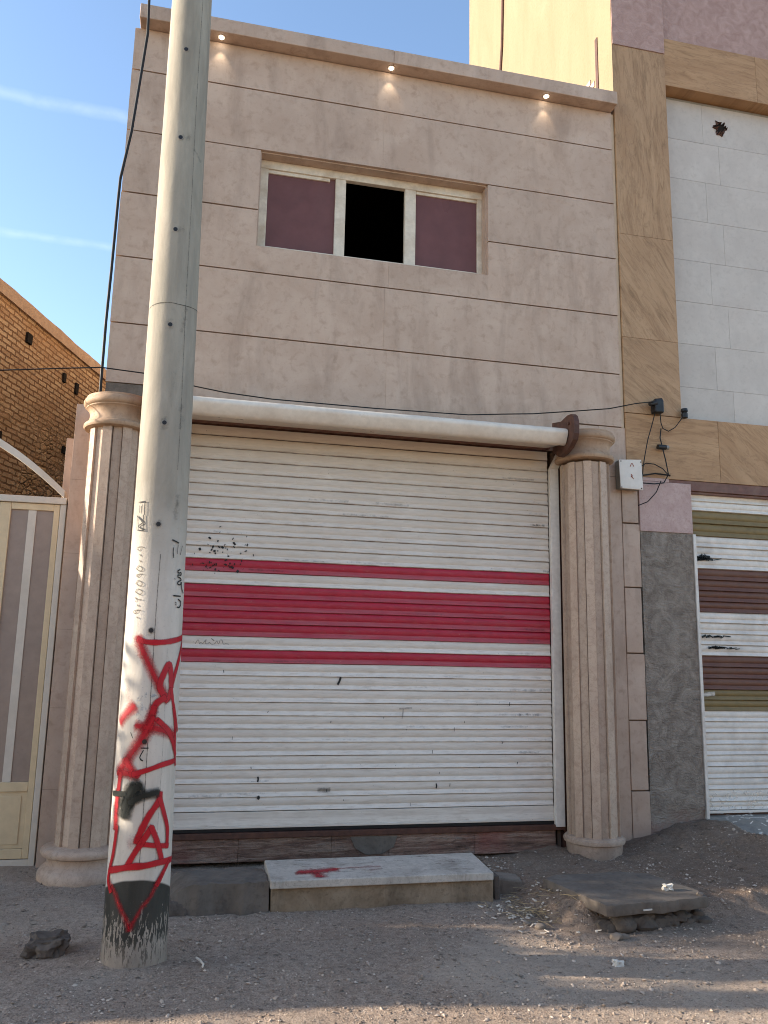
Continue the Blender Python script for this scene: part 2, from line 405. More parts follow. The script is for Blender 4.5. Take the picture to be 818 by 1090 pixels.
stone('pink_stone', (.42, .30, .285), (.32, .215, .20), (.50, .385, .37), 7, (.34, .22, .21), .2, .1, .55)
stone('white_tile', (.47, .435, .41), (.39, .355, .33), (.52, .49, .465), 4, None, .2, .05, .4, .05)
def fn(t, b):     # split-faced layered stone
    p = t.co(); q = t.scale(p, (1.5, 1, 15)); n = t.noise(q, 1.3, 6, .62, .5); n2 = t.noise(t.scale(p, (3, 1, 26)), 2.5, 5, .65, .6); f = t.noise(p, 38, 4, .65); g = t.noise(p, 1.6, 4)
    c = t.mix(t.ramp(n, .36, .46), (.085, .058, .047), (.20, .125, .10)); c = t.mix(t.ramp(n, .49, .58), c, (.30, .215, .175)); c = t.mix(t.ramp(n, .60, .68), c, (.20, .175, .16))
    c = t.mix(t.ramp(n2, .54, .64, 0, .8), c, (.10, .066, .053)); c = t.mix(t.ramp(n2, .44, .34, 0, .6), c, (.34, .27, .23)); c = t.mix(t.ramp(f, .56, .7, 0, .5), c, (.12, .10, .088))
    c = t.mix(t.ramp(g, .55, .72, 0, .6), c, (.22, .075, .065))
    setc(t, b, tinted(t, c, .2)); setn(t, b, t.bump(t.math('ADD', n2, t.math('ADD', n, f)), .8, .02))
material('sill_stone', fn, .85, .2)
stone('marble', (.44, .42, .39), (.24, .22, .20), (.54, .52, .49), 6, (.25, .23, .21), .75, .15, .6)
stone('riser_stone', (.21, .16, .11), (.075, .055, .038), (.33, .27, .20), 6, None, .8, .4, .85)
stone('cement', (.245, .235, .22), (.15, .142, .135), (.31, .30, .285), 4, None, .5, .5, .9)
stone('dusty_cement', (.175, .15, .128), (.095, .08, .068), (.235, .205, .18), 5, None, .4, .5, .95)
stone('grout', (.19, .145, .115), (.12, .09, .07), (.24, .19, .155), 9, None, .2, .2, .9)
stone('mud_plaster', (.29, .205, .15), (.20, .135, .095), (.36, .27, .20), 4, None, .4, .4, .95)
stone('rock', (.085, .072, .064), (.045, .038, .034), (.135, .118, .105), 9, None, .3, .8, .95)
stone('block_cement', (.115, .10, .088), (.065, .056, .05), (.17, .15, .133), 5, None, .5, .6, .95)
plain('white_paint', (.70, .69, .67), .07, 20, .45, .4, .04, (.36, .27, .20), .35)
plain('rail_paint', (.66, .65, .63), .08, 25, .4, .4, .04, (.30, .22, .17), .3)
plain('hood_paint', (.66, .63, .585), .07, 20, .35, .5, .03, (.40, .30, .22), .3)
plain('cream_paint', (.60, .495, .33), .08, 12, .45, .4, .03, (.35, .27, .18), .25)
plain('gate_panel', (.28, .225, .195), .1, 9, .4, .4, .03, (.22, .18, .16), .3)
plain('gate_white', (.56, .53, .48), .06, 14, .45, .4, .03, (.40, .33, .26), .3)
plain('frame_paint', (.62, .58, .51), .10, 25, .55, .3, .08, (.30, .20, .11), .5)
plain('rusty_brown', (.085, .038, .026), .3, 25, .6, .4, .15, (.03, .018, .014), .5)
plain('beam_brown', (.14, .062, .045), .25, 18, .55, .4, .1, (.30, .24, .20), .4)
plain('purple_film', (.140, .064, .064), .12, 6, .35, .22, .02, (.16, .10, .10), .25)
plain('black_plastic', (.012, .012, .013), .2, 30, .45, .4)
plain('grey_plastic', (.22, .22, .21), .1, 30, .5, .4)
plain('box_white', (.68, .67, .65), .05, 20, .45, .4, .03, (.42, .34, .28), .25)
plain('wire_black', (.014, .013, .013), .2, 30, .6, .3)
plain('room_dark', (.02, .018, .017), .2, 5, .95, .05)  # near-black colour standing in for the shade inside room and holes
plain('side_plaster', (.54, .455, .36), .08, 6, .9, .15, .1, (.40, .30, .20), .3)
plain('shard_white', (.66, .62, .56), .12, 30, .8, .2)
plain('straw', (.42, .33, .20), .3, 30, .85, .2)
plain('paper_white', (.58, .57, .54), .05, 20, .8, .2)
plain('roof_bitumen', (.06, .06, .06), .2, 5, .9, .1)
decal_mat('red_paint', (.37, .004, .014), .5, 1.7, 110, .38)
decal_mat('black_paint', (.010, .013, .011), .5, 1.9, 45, .4)
decal_mat('ink', (.16, .15, .13), .7, 1.3, 130, .7)
decal_mat('dark_ink', (.02, .02, .02), .7, 1.7, 130, .5)
decal_mat('seam_dark', (.07, .062, .052), .9, 1.3, 60, .75)
decal_mat('stain_grey', (.10, .095, .085), .9, .9, 35, .55)
decal_mat('rust_mark', (.30, .075, .03), .8, 1.6, 60, .5)
decal_mat('blue_smear', (.20, .30, .44), .7, .9, 110, .8)
decal_mat('splash_white', (.62, .60, .56), .8, 1.3, 40, .75)
decal_mat('step_red', (.33, .012, .025), .6, 1.3, 50, .7)
decal_mat('grime', (.085, .065, .05), .9, 1.0, 28, .6)

def fn(t, b):     # slatted shutter paint: dust on the ledges of each slat, rust freckles, scuffs
    p = t.co(); x, y, z = t.xyz(p)
    n = t.noise(p, 10, 6, .65); fine = t.noise(t.scale(p, (1.2, 1, 9)), 6, 6, .7, .3); sp = t.noise(p, 70, 2, .5)
    c = t.mix(t.ramp(n, .3, .7), (.67, .645, .61), (.73, .71, .68))
    c = t.mix(t.ramp(fine, .48, .72, 0, .55), c, (.40, .335, .275))
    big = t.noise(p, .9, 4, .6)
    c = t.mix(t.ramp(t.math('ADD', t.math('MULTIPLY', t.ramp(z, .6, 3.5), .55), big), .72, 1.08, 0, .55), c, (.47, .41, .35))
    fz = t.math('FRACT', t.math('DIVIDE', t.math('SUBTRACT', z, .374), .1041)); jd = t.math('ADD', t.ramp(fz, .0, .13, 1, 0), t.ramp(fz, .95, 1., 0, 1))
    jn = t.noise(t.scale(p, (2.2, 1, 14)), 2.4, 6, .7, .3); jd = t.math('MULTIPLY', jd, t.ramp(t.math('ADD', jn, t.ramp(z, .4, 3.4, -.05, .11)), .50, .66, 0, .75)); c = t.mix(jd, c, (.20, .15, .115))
    c = t.mix(t.ramp(sp, .735, .77, 0, .75), c, (.12, .085, .07))
    c = t.mix(t.math('MULTIPLY', t.ramp(fz, .40, .5), t.ramp(t.noise(t.scale(p, (.8, 1, 9)), 3, 5, .65), .3, .6, .1, .5)), c, (.50, .45, .40))     # greyer over the upper part of each slat
    setc(t, b, c); setn(t, b, t.bump(t.math('ADD', n, fine), .06, .004)); t.put(b.inputs['Roughness'], t.ramp(n, .3, .7, .38, .58))
material('shutter_white', fn, .45, .4)
def fn(t, b):
    p = t.co(); n = t.noise(p, 9, 6, .65); fine = t.noise(t.scale(p, (1.2, 1, 9)), 6, 6, .7, .3); sp = t.noise(p, 80, 2, .5)
    c = t.mix(t.ramp(n, .3, .7), (.32, .008, .028), (.41, .014, .040))
    c = t.mix(t.ramp(fine, .5, .75, 0, .40), c, (.32, .12, .12))
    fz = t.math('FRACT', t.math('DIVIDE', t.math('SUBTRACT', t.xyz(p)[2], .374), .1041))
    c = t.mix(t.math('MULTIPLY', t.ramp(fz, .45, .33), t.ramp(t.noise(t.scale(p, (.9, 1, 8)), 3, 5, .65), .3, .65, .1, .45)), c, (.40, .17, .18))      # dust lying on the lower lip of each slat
    c = t.mix(t.ramp(sp, .72, .77, 0, .5), c, (.42, .25, .22))
    setc(t, b, c); setn(t, b, t.bump(n, .05, .004)); t.put(b.inputs['Roughness'], t.ramp(n, .3, .7, .34, .52))
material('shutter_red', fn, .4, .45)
plain('slat_white', (.70, .68, .65), .08, 14, .5, .35, .05, (.13, .10, .08), .35)
plain('slat_olive', (.20, .15, .065), .1, 14, .5, .35, .05, (.12, .09, .05), .35)
plain('slat_brown', (.13, .058, .038), .12, 14, .5, .35, .05, (.24, .16, .12), .3)

def fn(t, b):     # sunlit roughcast wall with long streaks
    p = t.co(); n = t.noise(t.scale(p, (1.6, 1.6, .45)), 1.8, 7, .6, .6); f = t.noise(p, 30, 4, .6)
    c = t.mix(t.ramp(n, .3, .7), (.235, .195, .138), (.275, .230, .168)); c = t.mix(t.ramp(f, .5, .8, 0, .35), c, (.19, .15, .085))
    setc(t, b, c); setn(t, b, t.bump(t.math('ADD', f, n), .35, .012))
material('yellow_render', fn, .95, .1)
def fn(t, b):     # trowelled pink plaster
    p = t.co(); n = t.noise(p, 9, 7, .65, 1.2); f = t.noise(p, 40, 4, .65, .8); g = t.noise(p, 1.2, 4)
    c = t.mix(t.ramp(n, .35, .65), (.34, .235, .225), (.44, .325, .315)); c = t.mix(t.ramp(g, .5, .75, 0, .3), c, (.30, .20, .185))
    setc(t, b, c); setn(t, b, t.bump(t.math('ADD', n, f), .55, .02))
material('pink_plaster', fn, .95, .1)
def fn(t, b):     # dark swept cement
    p = t.co(); n = t.noise(p, 5, 8, .66, 1.8); f = t.noise(t.scale(p, (1, 1, 1)), 22, 6, .68, 1.2); x, y, z = t.xyz(p)
    sw = t.noise(t.scale(p, (1, 1, 2.2)), 6, 6, .6, 3.5)
    c = t.mix(t.ramp(n, .35, .65), (.20, .172, .15), (.36, .325, .29)); c = t.mix(t.ramp(sw, .56, .7, 0, .5), c, (.44, .40, .36)); c = t.mix(t.ramp(f, .5, .75, 0, .4), c, (.16, .14, .122))
    c = t.mix(t.ramp(t.math('ADD', t.math('MULTIPLY', n, .6), z), .42, .62, .65, 0), c, (.36, .24, .20))
    setc(t, b, tinted(t, c, .1)); setn(t, b, t.bump(t.math('ADD', t.math('MULTIPLY', sw, 1.5), f), .75, .03))
material('dark_render', fn, .92, .2)

def fn(t, b):     # old hand-made brick in mud mortar
    p = t.co(); x, y, z = t.xyz(p); wob = t.noise(p, 3, 4, .6); q = t.vec(t.math('ADD', x, t.math('MULTIPLY', wob, .06)), t.math('ADD', z, t.math('MULTIPLY', wob, .05)), 0.)
    n = t.new('ShaderNodeTexBrick'); t.put(n.inputs['Vector'], q); n.inputs['Scale'].default_value = 1; n.offset = .5
    n.inputs['Brick Width'].default_value = .21; n.inputs['Row Height'].default_value = .07; n.inputs['Mortar Size'].default_value = .012
    n.inputs['Mortar Smooth'].default_value = .35; n.inputs['Bias'].default_value = -.1
    t.put(n.inputs['Color1'], (.42, .315, .215)); t.put(n.inputs['Color2'], (.30, .205, .135)); t.put(n.inputs['Mortar'], (.15, .09, .055))
    c = n.outputs['Color']; nn = t.noise(p, 14, 6, .65); big = t.noise(p, .9, 5, .6, .5)
    c = t.mix(t.ramp(nn, .45, .75, 0, .55), c, (.22, .115, .055)); c = t.mix(t.ramp(big, .45, .68, 0, .65), c, (.31, .185, .10))
    # eroded lower part: rubble
    v = t.voro(t.scale(q, (1, 1.6, 1)), 7.5, 'DISTANCE_TO_EDGE'); vc = t.voro(t.scale(q, (1, 1.6, 1)), 7.5, 'F1', 'Color')
    rub = t.mix(t.ramp(t.xyz(vc)[0], 0, 1), (.29, .19, .115), (.50, .36, .23)); rub = t.mix(t.ramp(v, .0, .07, 1, 0), rub, (.085, .052, .034))
    low = t.ramp(t.math('ADD', z, t.math('MULTIPLY', t.noise(p, 1.6, 4), 1.6)), 5.1, 5.6, 1, 0)
    low = t.math('MULTIPLY', low, t.ramp(t.noise(p, .8, 3), .42, .56)); c = t.mix(t.math('MULTIPLY', low, .9), c, rub)
    setc(t, b, c)
    h = t.math('ADD', t.math('MULTIPLY', t.ramp(n.outputs['Fac'], 0, 1, 1, 0), .8), t.math('MULTIPLY', nn, .6))
    h = t.math('ADD', h, t.math('MULTIPLY', t.math('MULTIPLY', t.ramp(v, 0, .2), low), 1.2))
    setn(t, b, t.bump(h, .9, .025))
material('old_brick', fn, .95, .1)

def fn(t, b):     # spun concrete pole: whitewashed up to chest height, worn black band at the foot
    p = t.co(); x, y, z = t.xyz(p)
    n = t.noise(t.scale(p, (1, 1, .25)), 9, 7, .66, .5); f = t.noise(p, 55, 4, .65); m_ = t.noise(t.scale(p, (6, 6, .5)), 2.2, 5, .6)
    c = t.mix(t.ramp(n, .3, .7), (.245, .235, .205), (.345, .33, .292)); c = t.mix(t.ramp(m_, .48, .7, 0, .65), c, (.20, .19, .17)); c = t.mix(t.ramp(f, .55, .8, 0, .35), c, (.22, .21, .19))
    wh = t.mix(t.ramp(n, .35, .75), (.56, .545, .515), (.45, .435, .41)); wh = t.mix(t.ramp(f, .58, .8, 0, .5), wh, (.30, .28, .26)); wh = t.mix(t.ramp(m_, .5, .72, 0, .5), wh, (.36, .34, .31))
    e = t.math('ADD', z, t.math('MULTIPLY', t.noise(p, 5, 4), .5))
    c = t.mix(t.ramp(e, 2.1, 2.75, 1, 0), c, wh)
    foot = t.mix(t.ramp(t.noise(t.scale(p, (1, 1, .5)), 30, 5, .7), .35, .65), (.37, .34, .31), (.22, .20, .18))
    drip = t.noise(t.scale(p, (1, 1, .16)), 48, 4, .7); chips = t.noise(t.scale(p, (1, 1, .3)), 85, 3, .7)
    edge = t.math('ADD', z, t.math('MULTIPLY', t.math('SUBTRACT', t.noise(p, 3.2, 2), .5), .05))
    # the painted band ends in an arch: higher towards the street side
    arch = t.math('ADD', .335, t.math('MULTIPLY', t.ramp(y, -.166, .05, 1, 0), .085))
    inb = t.ramp(t.math('SUBTRACT', edge, arch), -.003, .006, 1, 0)
    worn = t.ramp(t.math('ADD', t.math('MULTIPLY', t.math('SUBTRACT', .225, z), .62), t.math('ADD', t.math('MULTIPLY', drip, .55), t.math('MULTIPLY', chips, .45))), .535, .565, 0, 1)
    blk = t.mix(t.ramp(n, .3, .7), (.022, .024, .022), (.05, .05, .046))
    c2 = t.mix(t.math('MULTIPLY', worn, .93), blk, foot)
    c = t.mix(inb, c, c2)
    dust = t.ramp(t.math('ADD', z, t.math('MULTIPLY', f, .1)), .05, .2, .75, 0)
    c = t.mix(dust, c, (.25, .215, .185))
    setc(t, b, c); setn(t, b, t.bump(t.math('ADD', n, f), .22, .006)); t.put(b.inputs['Roughness'], t.ramp(e, 2.1, 2.75, .6, .82))
material('pole_concrete', fn, .8, .25)

def fn(t, b):     # trodden dirt and grit
    p = t.co(); n = t.noise(p, 1.3, 8, .62, .3); f = t.noise(p, 24, 6, .72); g = t.noise(p, 110, 3, .65)
    v = t.voro(p, 62, 'F1'); vc = t.voro(p, 62, 'F1', 'Color'); v2 = t.voro(p, 23, 'F1'); vc2 = t.voro(p, 23, 'F1', 'Color')
    c = t.mix(t.ramp(n, .32, .68), (.37, .293, .242), (.49, .405, .345))
    c = t.mix(t.ramp(f, .42, .72, 0, .75), c, (.15, .115, .092)); c = t.mix(t.ramp(g, .5, .7, 0, .65), c, (.58, .50, .43)); c = t.mix(t.ramp(g, .46, .32, 0, .6), c, (.10, .078, .063))
    lg = t.noise(p, .75, 5, .6, .8); c = t.mix(t.ramp(lg, .50, .68, 0, .6), c, (.52, .45, .385)); c = t.mix(t.ramp(lg, .44, .30, 0, .6), c, (.22, .17, .135))
    gx, gy, gz = t.xyz(p); soil = t.math('MULTIPLY', t.ramp(t.math('ADD', gx, t.math('MULTIPLY', lg, .9)), 2.45, 2.75), t.ramp(t.math('ADD', gy, t.math('MULTIPLY', lg, .8)), 4.9, 5.5))
    c = t.mix(t.math('MULTIPLY', soil, .62), c, t.mix(t.ramp(f, .35, .7), (.20, .145, .108), (.115, .082, .06)))      # darker dug soil of the bank
    peb = t.math('MULTIPLY', t.ramp(v, .12, .34, 1, 0), t.ramp(t.xyz(vc)[0], .62, .68))
    c = t.mix(t.math('MULTIPLY', peb, .7), c, t.mix(t.xyz(vc)[1], (.15, .13, .115), (.42, .385, .35)))
    peb2 = t.math('MULTIPLY', t.ramp(v2, .1, .3, 1, 0), t.ramp(t.xyz(vc2)[0], .84, .88))
    c = t.mix(t.math('MULTIPLY', peb2, .6), c, t.mix(t.xyz(vc2)[1], (.12, .10, .09), (.36, .33, .30)))
    setc(t, b, c)
    h = t.math('ADD', t.math('ADD', f, t.math('MULTIPLY', g, .5)), t.math('ADD', t.math('MULTIPLY', peb, .8), t.math('MULTIPLY', peb2, 1.5)))
    setn(t, b, t.bump(h, .95, .03))
material('dirt', fn, .97, .12)
def fn(t, b):
    c = t.ramp(t.attr('tint'), 0, 1)
    cc = t.mix(c, (.18, .145, .12), (.56, .49, .43)); setc(t, b, cc)
material('pebble', fn, .9, .2)
def fn(t, b):
    c = t.ramp(t.attr('tint'), 0, 1); setc(t, b, t.mix(c, (.035, .055, .015), (.09, .12, .03)))
material('leaf', fn, .6, .3)
plain('bark', (.12, .085, .06), .3, 12, .9, .1, .4)
def fn(t, b):
    e = b; e.inputs['Base Color'].default_value = (.9, .85, .75, 1); e.inputs['Emission Color'].default_value = (1, .93, .8, 1); e.inputs['Emission Strength'].default_value = 6
material('lamp_glow', fn, .3)
# ------------------------------------------------------------------ ground
def sstep(a, b, x):
    t_ = min(max((x - a) / (b - a), 0), 1); return t_ * t_ * (3 - 2 * t_)
def gh(x, y):
    z = .014 * fbm(x * .9, y * .9, 1) + .008 * fbm(x * 4, y * 4, 5)
    # dirt bank that carries the concrete slab and climbs to the neighbour's pier
    edge = 2.20 + .07 * fbm(y * 2, 3, 2) + .10 * sstep(5.2, 4.7, y)
    m = sstep(edge, edge + .17, x) * sstep(4.74 + .04 * fbm(x * 3, 7, 1) + .1 * (x - 2.4), 4.93 + .1 * (x - 2.4), y)
    z += .105 * m * (1 - .6 * sstep(3.12, 3.5, x) * sstep(5.5, 4.6, y)) * (1 - .8 * sstep(5.55, 6.4, y) * sstep(4.3, 3.2, x))
    z += .20 * sstep(3.7, 5.2, x) * sstep(5.0, 6.5, y) * (1 - .85 * sstep(4.50, 4.80, x) * sstep(5.5, 6.2, y)) + .05 * m * max(0, fbm(x * 2.5, y * 2.5, 9))
    # dust kicked up against the pole, a scrape in front of it
    d = math.hypot(x + .21, y - 4.75); z += .018 * math.exp(-(d / .3) ** 2)
    z -= .035 * math.exp(-(((x - .12) / .16) ** 2 + ((y - 4.78) / .1) ** 2))
    z += .02 * fbm(x * 7, y * 7, 3) * (m + .25)
    # scoured edge under the shop sill
    z -= .03 * sstep(6.45, 6.7, y) * sstep(3.1, 2.6, x) * sstep(-.5, -.2, x)
    return z
X0, X1, Y0, Y1, ST = -3.2, 8.0, 2.2, 7.3, .036
nx, ny = int((X1 - X0) / ST) + 1, int((Y1 - Y0) / ST) + 1
g = MB()
for j in range(ny):
    for i in range(nx):
        x, y = X0 + i * ST, Y0 + j * ST
        e = min(sstep(X0, X0 + .5, x), sstep(Y0, Y0 + .5, y), sstep(X0 + (nx - 1) * ST, X0 + (nx - 1) * ST - .5, x))
        g.vert((x, y, gh(x, y) * e))
for j in range(ny - 1):
    for i in range(nx - 1):
        a = j * nx + i; g.face((a, a + 1, a + nx + 1, a + nx))
xa, xb, ya, yb = X0, X0 + (nx - 1) * ST, Y0, Y0 + (ny - 1) * ST
BIG = 900
for (p, q, r_, s_) in ((-BIG, BIG, -BIG, ya), (-BIG, BIG, yb, BIG), (-BIG, xa, ya, yb), (xb, BIG, ya, yb)):
    g.poly([(p, r_, 0), (q, r_, 0), (q, s_, 0), (p, s_, 0)])
g.open = True
tag(g.build('ground', 'dirt', smooth=180), kind='structure')

def pebbles():
    p = MB(); rs = random.Random(3)
    ico = [Vector(v) for v in ((0, 0, 1), (.9, 0, .2), (.25, .85, .2), (-.75, .5, .2), (-.7, -.55, .2), (.3, -.85, .2), (0, 0, -.5))]
    fc = ((0, 1, 2), (0, 2, 3), (0, 3, 4), (0, 4, 5), (0, 5, 1), (6, 2, 1), (6, 3, 2), (6, 4, 3), (6, 5, 4), (6, 1, 5))
    for k in range(46000):
        x = rs.uniform(-1.6, 5.4); y = rs.uniform(3.3, 6.6)
        dens = .5 + .5 * fbm(x * .8 + 4, y * .8, 2)
        if rs.random() > dens + .15: continue
        if rs.random() < .6 and fbm(x * 2, y * 2, 12) < 0: continue
        r = .0026 + .011 * rs.random() ** 11 + .0032 * rs.random()
        rot = Matrix.Rotation(rs.uniform(0, 6.28), 3, 'Z') @ Matrix.Rotation(rs.uniform(-.6, .6), 3, 'X')
        s3 = Vector((rs.uniform(.7, 1.4), rs.uniform(.7, 1.2), rs.uniform(.5, .9)))
        b = len(p.v); z = gh(x, y); tint = min(max(rs.gauss(.42, .30), 0), 1)
        for v in ico:
            q = rot @ Vector((v.x * s3.x, v.y * s3.y, v.z * s3.z)) * r * rs.uniform(.85, 1.15)
            p.vert((x + q.x, y + q.y, z + q.z + r * .12))
        for f in fc: p.face([b + i for i in f], 0, tint)
    p.open = True
    return p
tag(pebbles().build('gravel', 'pebble'), kind='stuff')

# ------------------------------------------------------------------ shop building
shop = thing('shop_building', 'two storey shop clad in beige grooved stone with a striped roller shutter', 'shop', (1.5, 6.8, 0))
FY = 6.8
m = MB()
rows = [3.783, 4.312, 4.912, 5.512, 6.107, 6.706, 7.13]
WX0, WX1, WZ0, WZ1 = .325, 2.505, 5.165, 6.112
rs = random.Random(11)
G = .0058
def slabs(x0, x1, z0, z1, n):
    xs = [x0] + sorted(x0 + (x1 - x0) * (i + rs.uniform(-.12, .12)) / n for i in range(1, n)) + [x1]
    for a, b in zip(xs[:-1], xs[1:]):
        dy = rs.uniform(-.0015, .0015)
        m.box(a + (.0003 if a > x0 else 0), b - (.0003 if b < x1 else 0), FY + dy, FY + .03, z0 + G, z1 - G, 0, rs.random())
for i in range(len(rows) - 1):
    z0, z1 = rows[i], rows[i + 1]; x0, x1 = -.845 + rs.uniform(-.006, .006), 3.84
    if z1 <= WZ0 + .001 or z0 >= WZ1 - .02: slabs(x0, x1, z0, z1, 2)
    else:
        slabs(x0, WX0, z0, z1, 1); slabs(WX1, x1, z0, z1, 1)
        if z0 < WZ0: slabs(WX0, WX1, z0, WZ0 + G, 2)
        if z1 > WZ1 + .01: slabs(WX0, WX1, WZ1 - G, z1, 2)
# backing behind the slabs: the grooves are dark mortar
BX0, BX1, BY0, BY1 = -.83, 3.86, FY + .022, FY + .26
m.box(BX0, WX0 - .001, BY0, BY1, 3.5, 7.14, 1); m.box(WX1 + .001, BX1, BY0, BY1, 3.5, 7.14, 1)
m.box(WX0 - .001, WX1 + .001, BY0, BY1, 3.5, WZ0 - .001, 1); m.box(WX0 - .001, WX1 + .001, BY0, BY1, WZ1 + .001, 7.14, 1)
# window reveals faced with the same stone
m.box(WX0 - .0008, WX1 + .0008, FY + .031, FY + .2, WZ1 - .012, WZ1 + .0005, 0, .35)
m.box(WX1 - .012, WX1 + .0005, FY + .031, FY + .2, WZ0 + .013, WZ1 - .013, 0, .4); m.box(WX0 - .0005, WX0 + .012, FY + .031, FY + .2, WZ0 + .013, WZ1 - .013, 0, .4)
m.box(WX0 - .0008, WX1 + .0008, FY + .031, FY + .2, WZ0 - .0005, WZ0 + .012, 0, .4)
# stone left and right of the shutter, below the first floor
m.box(-.84, -.50, FY - .012, FY + .03, 3.662, 3.775, 2)                                        # cement patch over the left column
m.box(-.84, -.38, FY, FY + .24, -.1, 3.66, 0, .45)
m.box(-.379, 3.2595, FY + .001, FY + .03, 3.50, 3.7886, 0, .5)
m.box(3.26, 3.60, FY + .002, FY + .03, -.1, 3.775, 0, .5)
m.box(3.604, 3.985, FY + .004, FY + .03, 3.30, 3.779, 0, .55); m.box(3.604, 3.81, FY + .004, FY + .03, -.1, 3.296, 0, .5)
m.box(3.12, 4.0, FY + .031, FY + .24, -.1, 3.49, 1)
m.box(-.42, 3.14, FY + .13, FY + .24, -.1, 3.5, 1)                                             # wall behind the shutter
# closed body behind: side walls, back, floor, roof
m.box(-.83, -.60, FY + .262, 13.6, -.1, 7.12, 3); m.box(3.60, 3.858, FY + .262, 13.6, -.1, 7.12, 3); m.box(-.598, 3.598, 13.4, 13.598, -.1, 7.12, 3)
m.box(-.598, 3.598, FY + .262, 13.398, 6.9, 7.12, 4); m.box(-.598, 3.598, FY + .262, 13.398, 3.9, 4.1, 4)
m.build('wall', ['cladding', 'grout', 'block_cement', 'side_plaster', 'room_dark'], shop)
# narrow plaster filler between the two houses
MB().box(3.842, 3.872, FY + .012, FY + .03, 3.785, 7.12, 0).build('joint_filler', 'side_plaster', shop)
mb = MB()
mb.box(-.80, 1.52, 6.665, 7.05, 7.132, 7.272, 0, .45); mb.box(1.5215, 3.845, 6.6655, 7.05, 7.132, 7.272, 0, .6)
mb.build('cornice', 'cladding', shop, bevel=.006)
mb = MB()
zs = [-.06, .474, 1.075, 1.666, 2.263, 2.861, 3.293]
for i in range(len(zs) - 1):
    dx = .0 if i % 2 else .012
    mb.box(3.8115 + rs.uniform(0, .004), 3.978 + dx, FY - .001 - .004 * (i % 2), FY + .03, zs[i] + .006, zs[i + 1] - .006, 0, rs.random())
mb.build('quoin', 'cladding', shop, bevel=.004)
# window
win = MB()
FYW = 6.94
fx = [(.335, .412), (1.042, 1.142), (1.717, 1.825), (2.445, 2.493)]
for a, b in fx: win.box(a, b, FYW, FYW + .05, WZ0 + .013, 6.02)
win.box(.335, 2.493, FYW - .004, FYW + .05, 6.02, WZ1 - .0125)
for a, b in ((.412, 1.042), (1.142, 1.717), (1.825, 2.445)): win.box(a, b, FYW + .002, FYW + .05, WZ0 + .013, WZ0 + .085)
win.box(.412, .99, FYW + .012, FYW + .045, 5.985, 6.02); win.box(1.83, 2.445, FYW + .012, FYW + .045, 5.99, 6.02)
wf = win.build('window', 'frame_paint', shop, bevel=.004)
MB().box(.405, 1.05, FYW + .026, FYW + .034, WZ0 + .05, 6.03).build('pane', 'purple_film', wf)
MB().box(1.818, 2.452, FYW + .026, FYW + .034, WZ0 + .05, 6.03).build('pane', 'purple_film', wf)
# downlights under the cornice
for x in (-.084, 1.511, 3.101):
    lt = MB(); lt.lathe([(.034, 7.129), (.034, 7.1335), (.024, 7.135)], x, 6.735, 20, 0)
    h = lt.build('downlight', 'frame_paint', shop, smooth=40)
    b = MB(); b.lathe([(.003, 7.1165), (.015, 7.119), (.021, 7.1255), (.021, 7.1285)], x, 6.735, 16)
    b.build('bulb', 'lamp_glow', h, smooth=60)
    L = bpy.data.lights.new('downlight_beam', 'SPOT'); L.energy = LAMP_W; L.color = (1, .87, .66); L.spot_size = R(64); L.spot_blend = .7; L.shadow_soft_size = .012
    lo = bpy.data.objects.new('downlight_beam', L); col.objects.link(lo); lo.parent = h
    lo.location = Vector((x, 6.737, 7.105)) - shop.location; lo.rotation_euler = (R(7), 0, 0)

# fluted columns
def shaft(cx, cy, r, z0, z1, seed):
    """stone staves, alternately proud and sunk, with a narrow mortar joint between them"""
    mb = MB(); N = 18; prof = []; w = 2 * math.pi / N; rs2 = random.Random(seed); stave = []
    for k in range(N):
        a0 = w * (k + .1 * (seed % 3)) + rs2.uniform(-.012, .012); rr = r - (0 if k % 2 == 0 else .019) + rs2.uniform(-.0012, .0012)
        tn = min(max(rs2.gauss(.5, .32), 0), 1)
        prof += [(a0 + .03 * w, rr, 0, tn), (a0 + .955 * w, rr, 1, tn), (a0 + .957 * w, r - .031, 1, tn), (a0 + 1.027 * w, r - .031, 1, tn)]
    n = len(prof); nz = 5; b = len(mb.v)
    for j in range(nz + 1):
        z = z0 + (z1 - z0) * j / nz
        for a, rr, m_, tn in prof: mb.vert((cx + rr * math.cos(a), cy + rr * math.sin(a), z))
    for j in range(nz):
        for k in range(n):
            k2 = (k + 1) % n; mb.face((b + j * n + k, b + j * n + k2, b + (j + 1) * n + k2, b + (j + 1) * n + k), 1 if k % 4 else 0, prof[k][3])
            if k % 4 in (1, 3): mb.m[-1] = 0
    mb.face([b + k for k in reversed(range(n))]); mb.face([b + nz * n + k for k in range(n)])
    return mb
LX, LY, RX, RY = -.683, 6.545, 3.343, 6.60
